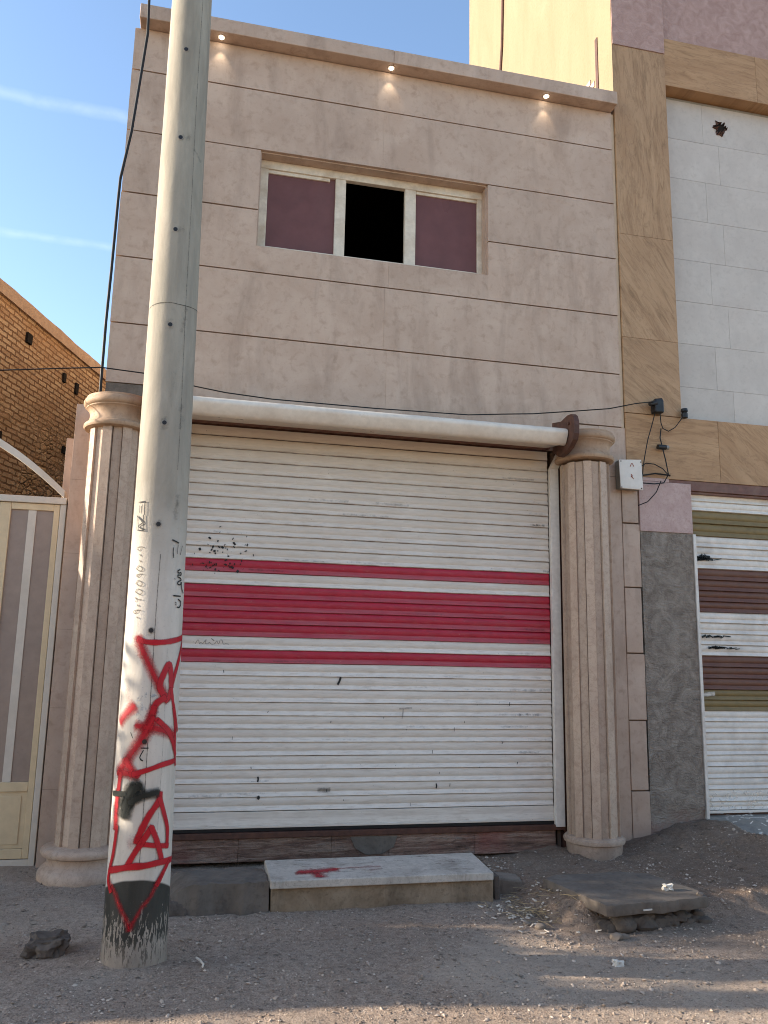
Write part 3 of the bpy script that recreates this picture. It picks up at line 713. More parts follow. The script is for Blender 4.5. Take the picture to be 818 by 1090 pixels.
for side, (cx, cy) in enumerate(((LX, LY), (RX, RY))):
    c = shaft(cx, cy, .218, .16, 3.32, 5 + side).build('column', ['column_stone', 'grout'], shop)
    cap = MB(); cap.lathe([(r_ * .893, z_ + (.015 if side else -.045)) for r_, z_ in [(.22, 3.328), (.268, 3.330), (.286, 3.336), (.295, 3.350), (.294, 3.366), (.284, 3.377), (.270, 3.380), (.268, 3.388), (.256, 3.402), (.249, 3.425), (.249, 3.450), (.256, 3.474), (.270, 3.492), (.282, 3.499),
        (.284, 3.507), (.299, 3.514), (.308, 3.530), (.308, 3.550), (.300, 3.566), (.289, 3.571), (.288, 3.588), (.2, 3.592)]], cx, cy, 64)
    cap.build('capital', 'capital_stone', c, smooth=38)
    bs = MB()
    if side == 0:
        bs.lathe([(r_ * .905, z_) for r_, z_ in [(.30, -.05), (.322, -.045), (.342, -.02), (.349, .015), (.345, .045), (.33, .07), (.305, .09), (.29, .098), (.283, .112), (.283, .135), (.291, .15), (.305, .156), (.326, .163), (.335, .18), (.332, .197), (.318, .21), (.295, .217), (.262, .221), (.245, .226)]], cx, cy, 56)
    else:
        bs.lathe([(r_ * .9, z_) for r_, z_ in [(.222, -.14), (.232, -.06), (.245, .02), (.252, .06), (.255, .095), (.258, .108), (.262, .110), (.276, .115), (.281, .132), (.277, .148), (.264, .154), (.262, .160), (.25, .166), (.22, .17)]], cx, cy, 56)
    bs.build('base', 'base_stone', c, smooth=38)

# roller shutter
SX0, SX1, SY = -.37, 3.062, 6.775
def slat_curtain(mb, x0, x1, y, zlist, mats, bulge=.015, nxs=26, seed=1, wav=.0024):
    """zlist: slat edges from the bottom up; mats: one per slat"""
    prof = [(0., .0125), (.02, .009), (.033, .002), (.05, .0), (.075, .0003), (.16, .0035), (.26, .0075), (.34, .0102), (.385, .0112), (.41, .0095), (.47, .0068), (.56, .005), (.68, .0045), (.80, .0058), (.90, .0085), (.97, .0115), (.988, .0135)]
    k = bulge / .014; xs = [x0 + (x1 - x0) * i / nxs for i in range(nxs + 1)]
    for s in range(len(zlist) - 1):
        z0, z1 = zlist[s], zlist[s + 1]; h = z1 - z0; b = len(mb.v); rs2 = random.Random(seed * 91 + s)
        tilt = rs2.uniform(-.0025, .0025); sh = rs2.uniform(-.0015, .0015)
        for (tz, dy) in prof:
            for x in xs:
                wv = wav * mnoise.noise(Vector((x * .9, s * .37, seed))) * 1.6
                mb.vert((x, y + dy * k + sh + tilt * (tz - .5) + wv, z0 + tz * h + wv * .8))
        n = nxs + 1
        for r in range(len(prof) - 1):
            for i in range(nxs): mb.face((b + r * n + i, b + r * n + i + 1, b + (r + 1) * n + i + 1, b + (r + 1) * n + i), mats[s], rs2.random())
    return mb
zl = [.374 + .1041 * k for k in range(30)]
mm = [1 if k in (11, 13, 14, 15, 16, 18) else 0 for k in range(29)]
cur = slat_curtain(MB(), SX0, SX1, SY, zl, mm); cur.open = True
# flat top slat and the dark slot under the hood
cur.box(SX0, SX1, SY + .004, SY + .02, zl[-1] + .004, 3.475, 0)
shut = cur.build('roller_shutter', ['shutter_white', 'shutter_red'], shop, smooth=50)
MB().box(SX0, SX1, SY + .03, SY + .036, .26, 3.5).build('backing', 'rusty_brown', shut)
bb = MB(); bb.box(SX0, SX1 + .002, SY - .004, SY + .02, .262, .371); bb.box(SX0, SX1 + .002, SY - .016, SY - .005, .250, .268)
bb.build('bottom_bar', 'shutter_white', shut, bevel=.003)
MB().box(SX0, SX1 + .06, SY - .01, SY + .04, .226, .2485).build('rubber_seal', 'wire_black', shut)
# hood: folded sheet round the coil, rounded upper edge
hood = [(6.345, 3.424), (6.322, 3.428), (6.306, 3.44), (6.285, 3.475), (6.268, 3.508), (6.264, 3.522), (6.267, 3.537), (6.278, 3.552), (6.30, 3.565), (6.38, 3.592), (6.79, 3.68), (6.79, 3.67), (6.382, 3.584), (6.305, 3.557), (6.285, 3.546), (6.275, 3.533), (6.273, 3.522), (6.277, 3.51), (6.293, 3.479), (6.314, 3.447), (6.328, 3.436), (6.345, 3.432)]
h = MB(); nxh = 24; xs = [-.44 + 3.468 * i / nxh for i in range(nxh + 1)]; n = len(hood)
for i, x in enumerate(xs):
    for (y, z) in hood: h.vert((x, y + .004 * mnoise.noise(Vector((x * 1.3, 0, 3))), z + .003 * mnoise.noise(Vector((x * 1.1, 5, z)))))
for i in range(nxh):
    for k in range(n): h.face((i * n + k, i * n + (k + 1) % n, (i + 1) * n + (k + 1) % n, (i + 1) * n + k))
h.face(list(range(n))); h.face([nxh * n + k for k in reversed(range(n))])
h.build('hood', 'hood_paint', shut, smooth=30)
q = MB(); q.hexa([(-.43, 6.337, 3.433), (3.02, 6.337, 3.433), (3.02, 6.70, 3.492), (-.43, 6.70, 3.492), (-.43, 6.337, 3.438), (3.02, 6.337, 3.438), (3.02, 6.70, 3.50), (-.43, 6.70, 3.50)]); q.build('hood_underside', 'hood_paint', shut)
MB().box(-.43, 3.06, 6.702, 6.765, 3.490, 3.505).build('lintel_strip', 'beam_brown', shut)
for x in (3.036, -.452):
    pl = MB(); out = [(6.158, 3.56), (6.162, 3.60), (6.18, 3.645), (6.215, 3.672), (6.29, 3.68), (6.42, 3.662), (6.60, 3.70), (6.60, 3.42), (6.54, 3.395), (6.47, 3.352), (6.38, 3.358), (6.27, 3.39), (6.19, 3.44), (6.165, 3.49)]
    pl.prism([(x, y, z) for y, z in out], (.006, 0, 0))
    rim = [(x + .012, y, z) for y, z in out[9:] + out[:5]]
    for a, c in zip(rim[:-1], rim[1:]):                                       # folded flange
        a, c = Vector(a), Vector(c); tn = (c - a).normalized(); nr = Vector((0, tn.z, -tn.y)) * .004; e1, e2 = Vector((.006, 0, 0)), Vector((.034, 0, 0))
        pl.hexa([a - e1, a + e2, a + e2 + nr, a - e1 + nr, c - e1, c + e2, c + e2 + nr, c - e1 + nr])
    pl.tube([(x - .014, 6.26, 3.60), (x + .012, 6.26, 3.60)], .016, 10)
    br = pl.build('end_bracket', 'rusty_brown', shut)
for x0, x1, sg in ((3.064, 3.146, 1), (-.455, -.372, -1)):
    gr = MB(); gr.box(x0, x1, 6.725, 6.772, .205, 3.31)
    tx = .075 * sg
    gr.hexa([(x0, 6.7255, 3.3105), (x1, 6.7255, 3.3105), (x1, 6.7715, 3.3105), (x0, 6.7715, 3.3105), (x0 + tx, 6.7255, 3.46), (x1 + tx, 6.7255, 3.46), (x1 + tx, 6.7715, 3.46), (x0 + tx, 6.7715, 3.46)])
    gr.build('guide_rail', 'rail_paint', shut, bevel=.003)
MB().box(3.150, 3.255, 6.765, 6.83, -.05, 3.47).build('side_channel', 'rusty_brown', shut)
# splatter, scuffs and a faint scrawl on the slats
def flat(y): return lambda a, b_, off: (a, y - off, b_)
rs = random.Random(21); sp = MB(); sp.open = True
for k in range(70):
    x = rs.gauss(.16, .13); z = rs.gauss(2.43, .075)
    if k > 45: x, z = rs.gauss(.10, .14), rs.gauss(2.30, .02)
    if x < -.1: continue
    r = rs.uniform(.002, .010) * (1 if rs.random() < .35 else .55)
    spray(sp, [(x, z), (x + rs.uniform(-.012, .012), z - rs.uniform(.002, .014))], r, 1., flat(SY - .001), .0012, 2)
for k in range(22):
    x = rs.uniform(0, 3.0); z = rs.uniform(.3, 1.5); r = rs.uniform(.0016, .0036)
    spray(sp, [(x, z), (x + rs.uniform(-.006, .006), z - rs.uniform(.003, .03))], r, .9, flat(SY - .001), .0012, 2)
for (x, z, r, dx, dz) in ((1.19, 1.41, .009, -.02, -.05), (.56, .47, .011, .0, .012), (.55, .60, .007, 0, .03), (2.09, .30, .005, 0, -.07), (2.02, .56, .006, 0, -.03), (2.6, .9, .003, 0, -.02)):
    spray(sp, [(x, z), (x + dx * .5 + .003, z + dz * .5), (x + dx, z + dz)], r, .9, flat(SY - .001), .0014, 3)
sp.build('splatter', 'dark_ink', shut)
gm = MB(); gm.open = True
for L_, hw in (([(1.70, 1.165), (1.74, 1.168), (1.80, 1.172)], .010), ([(1.728, 1.16), (1.725, 1.12), (1.72, 1.09)], .007)): spray(gm, L_, hw, .62, flat(SY - .001), .0016, 4)
spray(gm, [(1.04, .525), (1.12, .527)], .021, .8, flat(SY - .001), .0011, 3)
for k in range(26):
    x = rs.uniform(-.1, 2.9); z = zl[rs.randrange(1, 28)] + rs.uniform(.012, .03); spray(gm, [(x, z), (x + rs.uniform(.08, .4), z + rs.uniform(-.004, .004))], rs.uniform(.006, .013), rs.uniform(.2, .5), flat(SY - .001), .0010, 3)
for k in range(24):
    z = zl[rs.randrange(2, 29)] + .018; x = 3.06 - abs(rs.gauss(0, .22)) - .02; spray(gm, [(x, z), (min(x + rs.uniform(.08, .3), 3.05), z)], rs.uniform(.008, .016), rs.uniform(.3, .6), flat(SY - .001), .0013, 3)
gm.build('grime_mark', 'grime', shut)
sc_ = MB(); sc_.open = True
scr = [(0, .3), (.2, .9), (.32, .3), (.4, .5), (.55, .35), (.62, .5), (.8, .95), (.75, .4), (.95, .35), (1.05, .55), (1.2, .3), (1.45, .35), (1.6, .75), (1.75, .3), (1.85, .9), (2.0, .85), (2.1, .35), (2.3, .4), (2.5, .35)]
spray(sc_, [(.005 + x * .105, 1.645 + z * .055) for x, z in scr], .0032, .75, flat(SY - .001), .0022, 4)
spray(sc_, [(.13, 1.705), (.15, 1.69)], .004, .9, flat(SY - .001), .0022, 3)
sc_.build('scrawl', 'ink', shut)
# stone-faced threshold under the shutter
sl = MB()
xs = [-.36, .42, 1.15, 1.62, 2.35, 3.07]
for a, b in zip(xs[:-1], xs[1:]): sl.box(a + .001, b - .001, FY - .045 + rs.uniform(-.003, .003), FY + .10, .004, .175, 0, rs.random())
sl.box(-.36, 3.15, FY - .062, FY + .12, .178, .222, 1, .3)
sl.prism([(1.30, FY - .052, .168), (1.34, FY - .054, .08), (1.43, FY - .055, .03), (1.56, FY - .055, .03), (1.66, FY - .054, .08), (1.69, FY - .052, .168)], (0, .01, 0), 2)
sl.build('threshold', ['sill_stone', 'rusty_brown', 'block_cement'], shop, bevel=.004)
# ------------------------------------------------------------------ utility pole
pole = thing('utility_pole', 'tapered concrete pole with red and black graffiti in front of the shutter', 'pole', (-.212, 4.753, 0))
def AX(z): return (-.212 - .008 * z, 4.753)
def PR(z): return .166 - .0075 * z
mb = MB(); seg = 64; zz = [-.35 + .1 * i for i in range(84)]
for z in zz:
    cx, cy = AX(z)
    for k in range(seg):
        a = 2 * math.pi * k / seg; rr = PR(z) + .0009 * fbm(math.cos(a) * 2, z * 1.5, math.sin(a) * 2)
        mb.vert((cx + rr * math.cos(a), cy + rr * math.sin(a), z))
for i in range(len(zz) - 1):
    for k in range(seg):
        k2 = (k + 1) % seg; mb.face((i * seg + k, i * seg + k2, (i + 1) * seg + k2, (i + 1) * seg + k))
mb.face([(len(zz) - 1) * seg + k for k in range(seg)]); mb.face([k for k in reversed(range(seg))])
mb.build('shaft', 'pole_concrete', pole, smooth=50)
KU = .155
def on_pole(u, z, off):
    cx, cy = AX(z); r = PR(z) + .0022 + off; a = u / KU
    return (cx + r * math.cos(a), cy + r * math.sin(a), z)
NAMES = {'red': ('red_graffiti', 'red_paint'), 'black': ('black_graffiti', 'black_paint'), 'ink': ('stencil_writing', 'ink'), 'seam': ('mould_seam', 'seam_dark'), 'stain': ('stain', 'stain_grey')}
base = {'stain': .0, 'seam': .0003, 'ink': .0006, 'red': .0009, 'black': .0045}
for k, lst in GRAF.items():
    d_ = MB(); d_.open = True; dark = MB(); dark.open = True
    for i, (hw, al, pts) in enumerate(lst):
        tgt = dark if (k == 'ink' and i >= 11) else d_
        hh = hw * {'red': 1.0, 'black': 1.0, 'ink': .72, 'seam': .9}.get(k, 1.)
        spray(tgt, [(R(p) * KU, z) for p, z in pts], hh, min(al + .1, 1), on_pole, base[k] + i * .00011, 7, .16 if k == 'red' else 0, k == 'stain' or (k in ('red', 'black') and al < .75))
    d_.build(NAMES[k][0], NAMES[k][1], pole)
    if dark.v: dark.build('stencil_writing', 'dark_ink', pole)
bl = MB(); bl.open = True
rs = random.Random(5)
for k in range(34):
    u = R(rs.gauss(-94, 13)) * KU; z = rs.gauss(1.26, .055)
    spray(bl, [(u, z), (u + rs.uniform(-.02, .02), z + rs.uniform(-.03, .03))], rs.uniform(.004, .011), rs.uniform(.3, .7), on_pole, .0007, 3)
bl.build('blue_smear', 'blue_smear', pole)
for p, z in HOLES:                                               # step-bolt holes: black plugs in place of the shade inside
    a = R(p); cx, cy = AX(z); r = PR(z); dv = Vector((math.cos(a), math.sin(a), 0)); c = Vector((cx, cy, z)) + dv * (r + .0008)
    hb = MB(); hb.tube([c - dv * .01, c + dv * .0035], .0125, 16); hb.build('bolt_hole_shade', 'black_plastic', pole)
    rg = MB(); rg.tube([c - dv * .01, c + dv * .002], .0175, 18); rg.build('bolt_hole_rim', 'cement', pole)

# ------------------------------------------------------------------ entrance gate and its pier
pier = MB()
pier.box(-1.056, -.852, 6.84, 7.12, -.1, 3.585, 0, .4); pier.box(-1.130, -1.0575, 6.965, 7.12, -.1, 3.32, 0, .2)
for z in (.55, 1.15, 1.75, 2.35, 2.95): pier.box(-1.0562, -.8518, 6.8395, 6.86, z, z + .003, 2)
tag(pier.build('gate_pier', ['cladding', 'pink_stone', 'grout'], org=(-.95, 6.9, 0), bevel=.003), 'stepped stone pier between the cream gate and the fluted column', 'pier')
gate = thing('metal_gate', 'cream and white metal gate with grey panels and an arched top bar', 'gate', (-2.3, 6.9, 0))
GY = 6.9
fr = MB(); fr.box(-1.118, -1.073, GY - .02, GY + .05, -.02, 2.745); fr.box(-3.66, -3.615, GY - .02, GY + .05, -.02, 2.745); fr.box(-3.66, -1.073, GY - .03, GY + .06, 2.7465, 2.80)
fr.box(-3.614, -1.119, GY - .01, GY + .04, -.02, .045)
fr.build('frame', 'gate_white', gate, bevel=.004)
arc = MB(); n = 28; AXC = -2.3665; pts = []
for i in range(n + 1):
    tt = -1 + 2 * i / n; pts.append((AXC + 1.27 * tt, 2.80 + .62 * (1 - abs(tt) ** 1.9)))
for (x0, z0), (x1, z1) in zip(pts[:-1], pts[1:]):
    arc.hexa([(x0, GY - .02, z0), (x1, GY - .02, z1), (x1, GY + .04, z1), (x0, GY + .04, z0), (x0, GY - .02, z0 + .062), (x1, GY - .02, z1 + .062), (x1, GY + .04, z1 + .062), (x0, GY + .04, z0 + .062)])
arc.build('arch', 'gate_white', gate)
for c0 in (-1.119, -2.3665):                                      # two leaves, two panels each
    x1 = c0 - .002; x0 = c0 - 1.2455
    lf = MB(); ST_ = .045
    pn = [(x1 - ST_ - .405 * k - .32, x1 - ST_ - .405 * k) for k in range(3)]; ex = pn[2][0] - x0
    lf.box(x1 - ST_, x1, GY - .012, GY + .03, .05, 2.744); lf.box(x0, x0 + ex, GY - .012, GY + .03, .05, 2.744)
    for k in (0, 1): lf.box(pn[k + 1][1], pn[k][0], GY - .0125, GY + .03, .051, 2.743)
    for za, zb in ((.05, .12), (.53, .60), (2.69, 2.744)): [lf.box(a_ + .0005, b_ - .0005, GY - .011, GY + .029, za, zb) for a_, b_ in pn]
    L_ = lf.build('gate_leaf', 'cream_paint', gate, bevel=.004)
    for (a, b) in [(a_ + .0005, b_ - .0005) for a_, b_ in pn]:
        MB().box(a, b, GY + .004, GY + .012, .601, 2.689).build('panel', 'gate_panel', L_)
        mid = (a + b) / 2; MB().box(mid - .03, mid + .03, GY - .004, GY + .0035, .602, 2.688).build('stripe', 'gate_white', L_)
        pp = MB(); pp.box(a, b, GY + .004, GY + .012, .121, .529); pp.box(a + .04, b - .04, GY - .003, GY + .0035, .15, .50); pp.build('lower_panel', 'cream_paint', L_, bevel=.004)
    if c0 < -2: MB().tube([(x1 - .02, GY - .05, 1.0), (x1 - .02, GY - .05, 1.25)], .012, 10).build('handle', 'rusty_brown', L_)

# ------------------------------------------------------------------ brick house behind the gate
BA = R(17); bd = Vector((math.sin(BA), math.cos(BA), 0)); bn = Vector((math.cos(BA), -math.sin(BA), 0))
P0 = Vector((-2.555, 10, 0)) - bd * 1.55
brick = thing('brick_house', 'old orange brick house with a long windowless wall behind the gate', 'house', tuple(P0))
brick.rotation_euler = (0, 0, math.pi / 2 - BA)                    # local x runs along the wall, local -y faces the shop
def local(mb, name, mats, parent, **k):
    o = mb.build(name, mats, None, org=(0, 0, 0), **k); o.parent = parent; o.location = (0, 0, 0); return o
LB = 9.0
wl = MB(); n = 70; zt = 5.86
nxg, nzg = 150, 60
for j in range(nzg + 1):
    for i in range(nxg + 1):
        x = LB * i / nxg; z = -.1 + (zt + .1) * j / nzg
        low = sstep(5.0, 4.4, z)
        wl.vert((x, -.012 * fbm(x * 1.7, z * 1.7, 2) - .03 * low * fbm(x * 5, z * 6, 8), z))
for j in range(nzg):
    for i in range(nxg):
        a = j * (nxg + 1) + i; wl.face((a, a + 1, a + nxg + 2, a + nxg + 1))
wl.box(0, LB, .06, .40, -.1, zt); wl.box(-.3, .0, .0, .4, -.1, zt)
local(wl, 'wall', 'old_brick', brick, smooth=60)
cp = MB(); nn = 60
for i in range(nn):
    x0, x1 = -.3 + (LB + .3) * i / nn, -.3 + (LB + .3) * (i + 1) / nn
    za, zb = zt + .15 + .02 * fbm(x0 * 1.5, 3), zt + .15 + .02 * fbm(x1 * 1.5, 3); ya, yb = -.035 + .012 * fbm(x0 * 3, 1), -.035 + .012 * fbm(x1 * 3, 1)
    cp.hexa([(x0, ya, zt - .02), (x1, yb, zt - .02), (x1, .42, zt - .02), (x0, .42, zt - .02), (x0, ya + .01, za), (x1, yb + .01, zb), (x1, .42, zb), (x0, .42, za)])
local(cp, 'coping', 'mud_plaster', brick, smooth=40)
local(MB().box(-.29, LB - .01, .41, 4, zt - .25, zt - .1).box(-.3, -.0, .41, 4, -.1, zt - .26).box(LB - .3, LB, .41, 4, -.1, zt - .26), 'roof', 'mud_plaster', brick)
bu = MB(); bu.box(.55, 1.36, -.075, -.0, -.1, 4.62); local(bu, 'buttress', 'old_brick', brick, bevel=.012)
for (x, z, w_, h_) in ((2.28, 5.50, .12, .13), (3.33, 5.34, .07, .13), (3.72, 5.30, .08, .16), (4.25, 5.2, .06, .14), (1.78, 4.10, .14, .10), (3.5, 4.35, .12, .1)):
    hb = MB(); hb.box(x, x + w_, -.028, .02, z, z + h_); local(hb, 'putlog_hole_shade', 'room_dark', brick)  # dark boxes on the brick in place of the shade inside holes

# ------------------------------------------------------------------ neighbour on the right
NY = 6.8
nb = thing('neighbour_house', 'tall house with brown stone bands, white tiles, pink plaster and sunlit yellow flank', 'house', (5.5, 6.8, 0))
ph = MB(); rs = random.Random(4)
for a, b in ((3.935, 4.70), (4.70, 5.79), (5.79, 7.93)): ph.box(3.876, 4.478, NY - .012, NY + .2, a + .001, b - .001, 0, .42 + {3.935: .5, 4.70: .30, 5.79: .03}[a])
ph.build('pilaster', 'travertine_upright', nb, bevel=.002)
b_ = MB()
for i, (a, c) in enumerate(((4.481, 5.59), (5.592, 6.7), (6.702, 7.8), (7.802, 9.2))): b_.box(a, c, NY - .005, NY + .2, 7.57, 8.13, 0, .42 + (.03, .3, -.1, .05)[i])
b_.build('upper_band', 'travertine', nb, bevel=.002)
b_ = MB()
for i, (a, c) in enumerate(((3.878, 4.872), (4.875, 5.85), (5.853, 6.9), (6.903, 8.0), (8.003, 9.2))): b_.box(a, c, NY - .008, NY + .2, 3.312, 3.931, 0, .42 + (.02, .36, -.05, .1, .3)[i])
b_.build('lower_band', 'travertine', nb, bevel=.002)
up = MB(); up.box(4.4785, 9.2, NY + .03, NY + .25, 8.131, 12.9, 0); up.box(3.876, 4.478, NY - .02, NY + .25, 7.932, 12.9, 0); up.build('pink_wall', 'pink_plaster', nb)
tl = MB(); zt_ = [3.7, 3.93] + [4.31 + .46 * k for k in range(8)]
for i in range(len(zt_) - 1):
    x = 4.4785; first = (.52, .70)[i % 2]; k = 0
    while x < 9.2:
        wd = first if k == 0 else .86; x1 = min(x + wd, 9.2)
        tl.box(x + .0012, x1 - .0012, NY + .14 + rs.uniform(-.0006, .0006), NY + .2, zt_[i] + .0014, min(zt_[i + 1], 7.56) - .0014, 0, rs.random()); x = x1; k += 1
tl.box(4.4785, 9.2, NY + .145, NY + .26, 3.7, 7.56, 1)
tl.build('tile_wall', ['white_tile', 'cement'], nb)
# torn flue hole in the tiles: flat dark plate in place of its shade
ho = MB(); rs = random.Random(9); n = 18; c = Vector((5.215, NY + .138, 7.285)); ring = []
for k in range(n):
    a = 2 * math.pi * k / n; r = .082 * (1 + .42 * rs.uniform(-1, 1)); ring.append((math.cos(a) * r * 1.05, math.sin(a) * r))
ho.prism([(c.x + x, c.y, c.z + z) for x, z in ring], (0, .003, 0), 0)
for k in range(n):
    (x0, z0), (x1, z1) = ring[k], ring[(k + 1) % n]; o0 = rs.uniform(.015, .05); q = rs.uniform(.55, .95)
    ho.prism([(c.x + x0, c.y, c.z + z0), (c.x + x1, c.y, c.z + z1), (c.x + (x0 + x1) / 2 * q, c.y - o0, c.z + (z0 + z1) / 2 * q)], (0, .002, 0), 1)
hh = ho.build('flue_hole_shade_and_rim', ['room_dark', 'rusty_brown'], nb)
pk = MB(); pk.box(3.990, 4.540, NY - .012, NY + .2, 2.795, 3.276, 0, .5); pk.box(3.990, 4.31, NY - .0125, NY + .2, 3.2775, 3.311, 0, .7); pk.build('pink_block', 'pink_stone', nb, bevel=.003)
mbp = MB(); nxg, nzg = 16, 70; b0 = 0
for j in range(nzg + 1):
    for i in range(nxg + 1):
        x = 3.992 + (4.534 - 3.992) * i / nxg; z = -.1 + 2.893 * j / nzg
        mbp.vert((x, NY - .004 - .006 * fbm(x * 3, z * 3, 4) + .02 * sstep(.42, .2, z + .1 * fbm(x * 5, 2, 1)), z))
for j in range(nzg):
    for i in range(nxg):
        a = j * (nxg + 1) + i; mbp.face((a, a + 1, a + nxg + 2, a + nxg + 1))
mbp.box(3.992, 4.534, NY + .03, NY + .2, -.1, 2.793)
mbp.build('rendered_pier', 'dark_render', nb, smooth=60)
bm_ = MB(); bm_.box(4.312, 9.2, NY + .0, NY + .12, 3.214, 3.3105); bm_.box(4.545, 9.2, NY + .02, NY + .2, 3.19, 3.2135); bm_.build('steel_beam', 'beam_brown', nb, bevel=.004)
sh2 = thing  # (kept short)
zl2 = [.285, .358, .464, .563, .664, .764, .86, .964, 1.063, 1.16, 1.259, 1.352, 1.455, 1.558, 1.66, 1.76, 1.864, 1.967, 2.068, 2.168, 2.27, 2.372, 2.477, 2.58, 2.685, 2.79, 2.912, 3.036, 3.13, 3.225]
def c2(k):
    z = (zl2[k] + zl2[k + 1]) / 2
    if z < 1.16: return 0
    if z < 1.352: return 1
    if z < 1.66: return 2
    if z < 2.068: return 0
    if z < 2.477: return 2
    if z < 2.79: return 0
    return 1 if z < 3.036 else 0
cur2 = slat_curtain(MB(), 4.568, 7.4, NY + .05, zl2, [c2(k) for k in range(len(zl2) - 1)], .02, 20, 5); cur2.open = True
s2 = cur2.build('roller_shutter', ['slat_white', 'slat_olive', 'slat_brown'], nb, smooth=50)
s2['label'] = 'roller shutter striped white, olive and brown'
MB().box(4.55, 7.4, NY + .075, NY + .08, .2, 3.22).build('backing', 'rusty_brown', s2)
MB().box(4.568, 7.4, NY + .035, NY + .07, .262, .284).build('bottom_bar', 'slat_white', s2, bevel=.003)
for x in (4.537, 7.402): MB().box(x, x + .029, NY - .016, NY + .07, .20, 2.79 if x < 5 else 3.2).build('guide_rail', 'rail_paint', s2, bevel=.002)
sp = MB(); sp.open = True; rs = random.Random(31)
for (x, z, n_) in ((4.60, 2.575, 26), (4.62, 1.84, 12), (4.66, 1.735, 22)):
    for k in range(n_):
        xx = x + abs(rs.gauss(0, .07 if z > 2 else .14)); spray(sp, [(xx, z + rs.gauss(0, .018 if z > 2 else .006)), (xx + rs.uniform(.01, .08), z + rs.gauss(0, .014 if z > 2 else .006))], rs.uniform(.003, .010), .95, flat(NY + .048), .003, 3)
sp.build('scorch_mark', 'black_paint', s2)
wp = MB(); wp.open = True
spray(wp, [(4.60, 1.305), (4.66, 1.31), (4.71, 1.315)], .020, .95, flat(NY + .048), .003, 4)
for k in range(60):
    x = rs.uniform(4.6, 5.3); z = rs.uniform(.29, .46); spray(wp, [(x, z), (x + rs.uniform(-.02, .02), z + rs.uniform(-.02, .02))], rs.uniform(.003, .012), .7, flat(NY + .048), .003, 3)
wp.build('paint_patch', 'splash_white', s2)
th = MB(); n = 26
for i in range(n):
    x0, x1 = 4.54 + 2.9 * i / n, 4.54 + 2.9 * (i + 1) / n
    f0 = lambda x: (NY - .30 + .05 * fbm(x * 2, 1, 1), .19 + .02 * fbm(x * 3, 4, 1))
    (ya, za), (yb, zb) = f0(x0), f0(x1)
    th.hexa([(x0, ya - .12, -.1), (x1, yb - .12, -.1), (x1, NY + .1, -.1), (x0, NY + .1, -.1), (x0, ya + .08, za), (x1, yb + .08, zb), (x1, NY + .1, .245), (x0, NY + .1, .245)])
th = th.build('threshold', 'cement', nb, smooth=60)
ws = MB(); ws.open = True
def on_th(x, s_, off):   # s_: 0 at the shutter, 1 at the toe
    y = NY + .02 - s_ * .44; z = .243 - s_ * .05 - (max(0, s_ - .55) * .42)
    return (x, y - off * 4, z + off * 8 + .012)
for k in range(110):
    x = rs.uniform(4.6, 5.6); s_ = rs.uniform(.1, 1.0)
    if abs(s_ - .35 - .3 * (x - 4.6)) > .3 + .12 * rs.random(): continue
    spray(ws, [(x, s_), (x + rs.uniform(-.07, .07), s_ + rs.uniform(-.06, .06))], rs.uniform(.006, .022), .95, on_th, .001 + k * .00003, 3)
ws.build('paint_splash', 'splash_white', th)
# sunlit flank, conduit scar and broken corner
fl = MB(); fl.box(3.8712, 3.8755, NY - .012, NY + .2615, 7.285, 12.9); fl.box(3.871, 4.1, NY + .262, 11.36, -.1, 12.9); fl.box(4.1005, 9.2, 11.1, 11.359, -.1, 12.9); fl.box(9.0, 9.2, NY + .262, 11.0995, -.1, 12.9); fl.box(4.1005, 8.9995, NY + .262, 11.0995, 12.2, 12.4)
fl.build('flank_wall', 'yellow_render', nb)
cd = MB(); cd.tube([(3.862, 10.30, 7.0), (3.858, 10.12, 9.0), (3.860, 9.86, 10.4), (3.858, 9.7, 12.8)], .022, 8); cd.build('conduit', 'rusty_brown', nb)
bk = MB(); rs = random.Random(14)
for k in range(30):                                              # bricks bared where the render has come off
    y = 7.16 + rs.random() * .36; z = 7.1 + rs.random() * .9
    if (y - 7.12) / .42 + (z - 7.1) / 1.25 > .95: continue
    z = round(z / .075) * .075; bk.box(3.855 + rs.uniform(0, .008), 3.8725, y, y + .16, z, z + .06, 0, rs.random())
bk.box(3.862, 3.8715, 7.08, 7.13, 7.1, 8.25, 1)
bk.build('bared_brick', ['pink_stone', 'rusty_brown'], nb)

# ------------------------------------------------------------------ wiring
jb = thing('junction_box', 'white electrical box with orange warning marks beside the right column', 'box', (3.85, 6.74, 3.17))
q = MB(); q.box(3.752, 3.975, 6.70, 6.789, 3.17, 3.44); q.build('body', 'grey_plastic', jb, bevel=.006)
q = MB(); q.hexa([(3.748, 6.690, 3.165), (3.968, 6.672, 3.158), (3.968, 6.690, 3.158), (3.748, 6.6985, 3.165), (3.738, 6.690, 3.436), (3.958, 6.672, 3.446), (3.958, 6.690, 3.446), (3.738, 6.6985, 3.436)])
lid = q.build('lid', 'box_white', jb, bevel=.005)
mk = MB(); mk.open = True
def on_lid(u, v, off): return (3.745 + u, 6.690 - .018 * u / .22 - off, 3.16 + v)
for L_ in ([(.10, .215), (.118, .245), (.135, .218)], [(.108, .14), (.118, .125), (.114, .118), (.128, .098)], [(.116, .135), (.106, .115)]): spray(mk, L_, .0038, 1, on_lid, .002, 4)
mk.build('warning_mark', 'rust_mark', lid)
sc4 = MB()
for u, v in ((.012, .015), (.205, .012), (.012, .262), (.205, .262)):
    a = Vector(on_lid(u, v, 0)); sc4.tube([a + Vector((0, .004, 0)), a - Vector((0, .003, 0))], .006, 8)
sc4.build('screw', 'rusty_brown', lid)
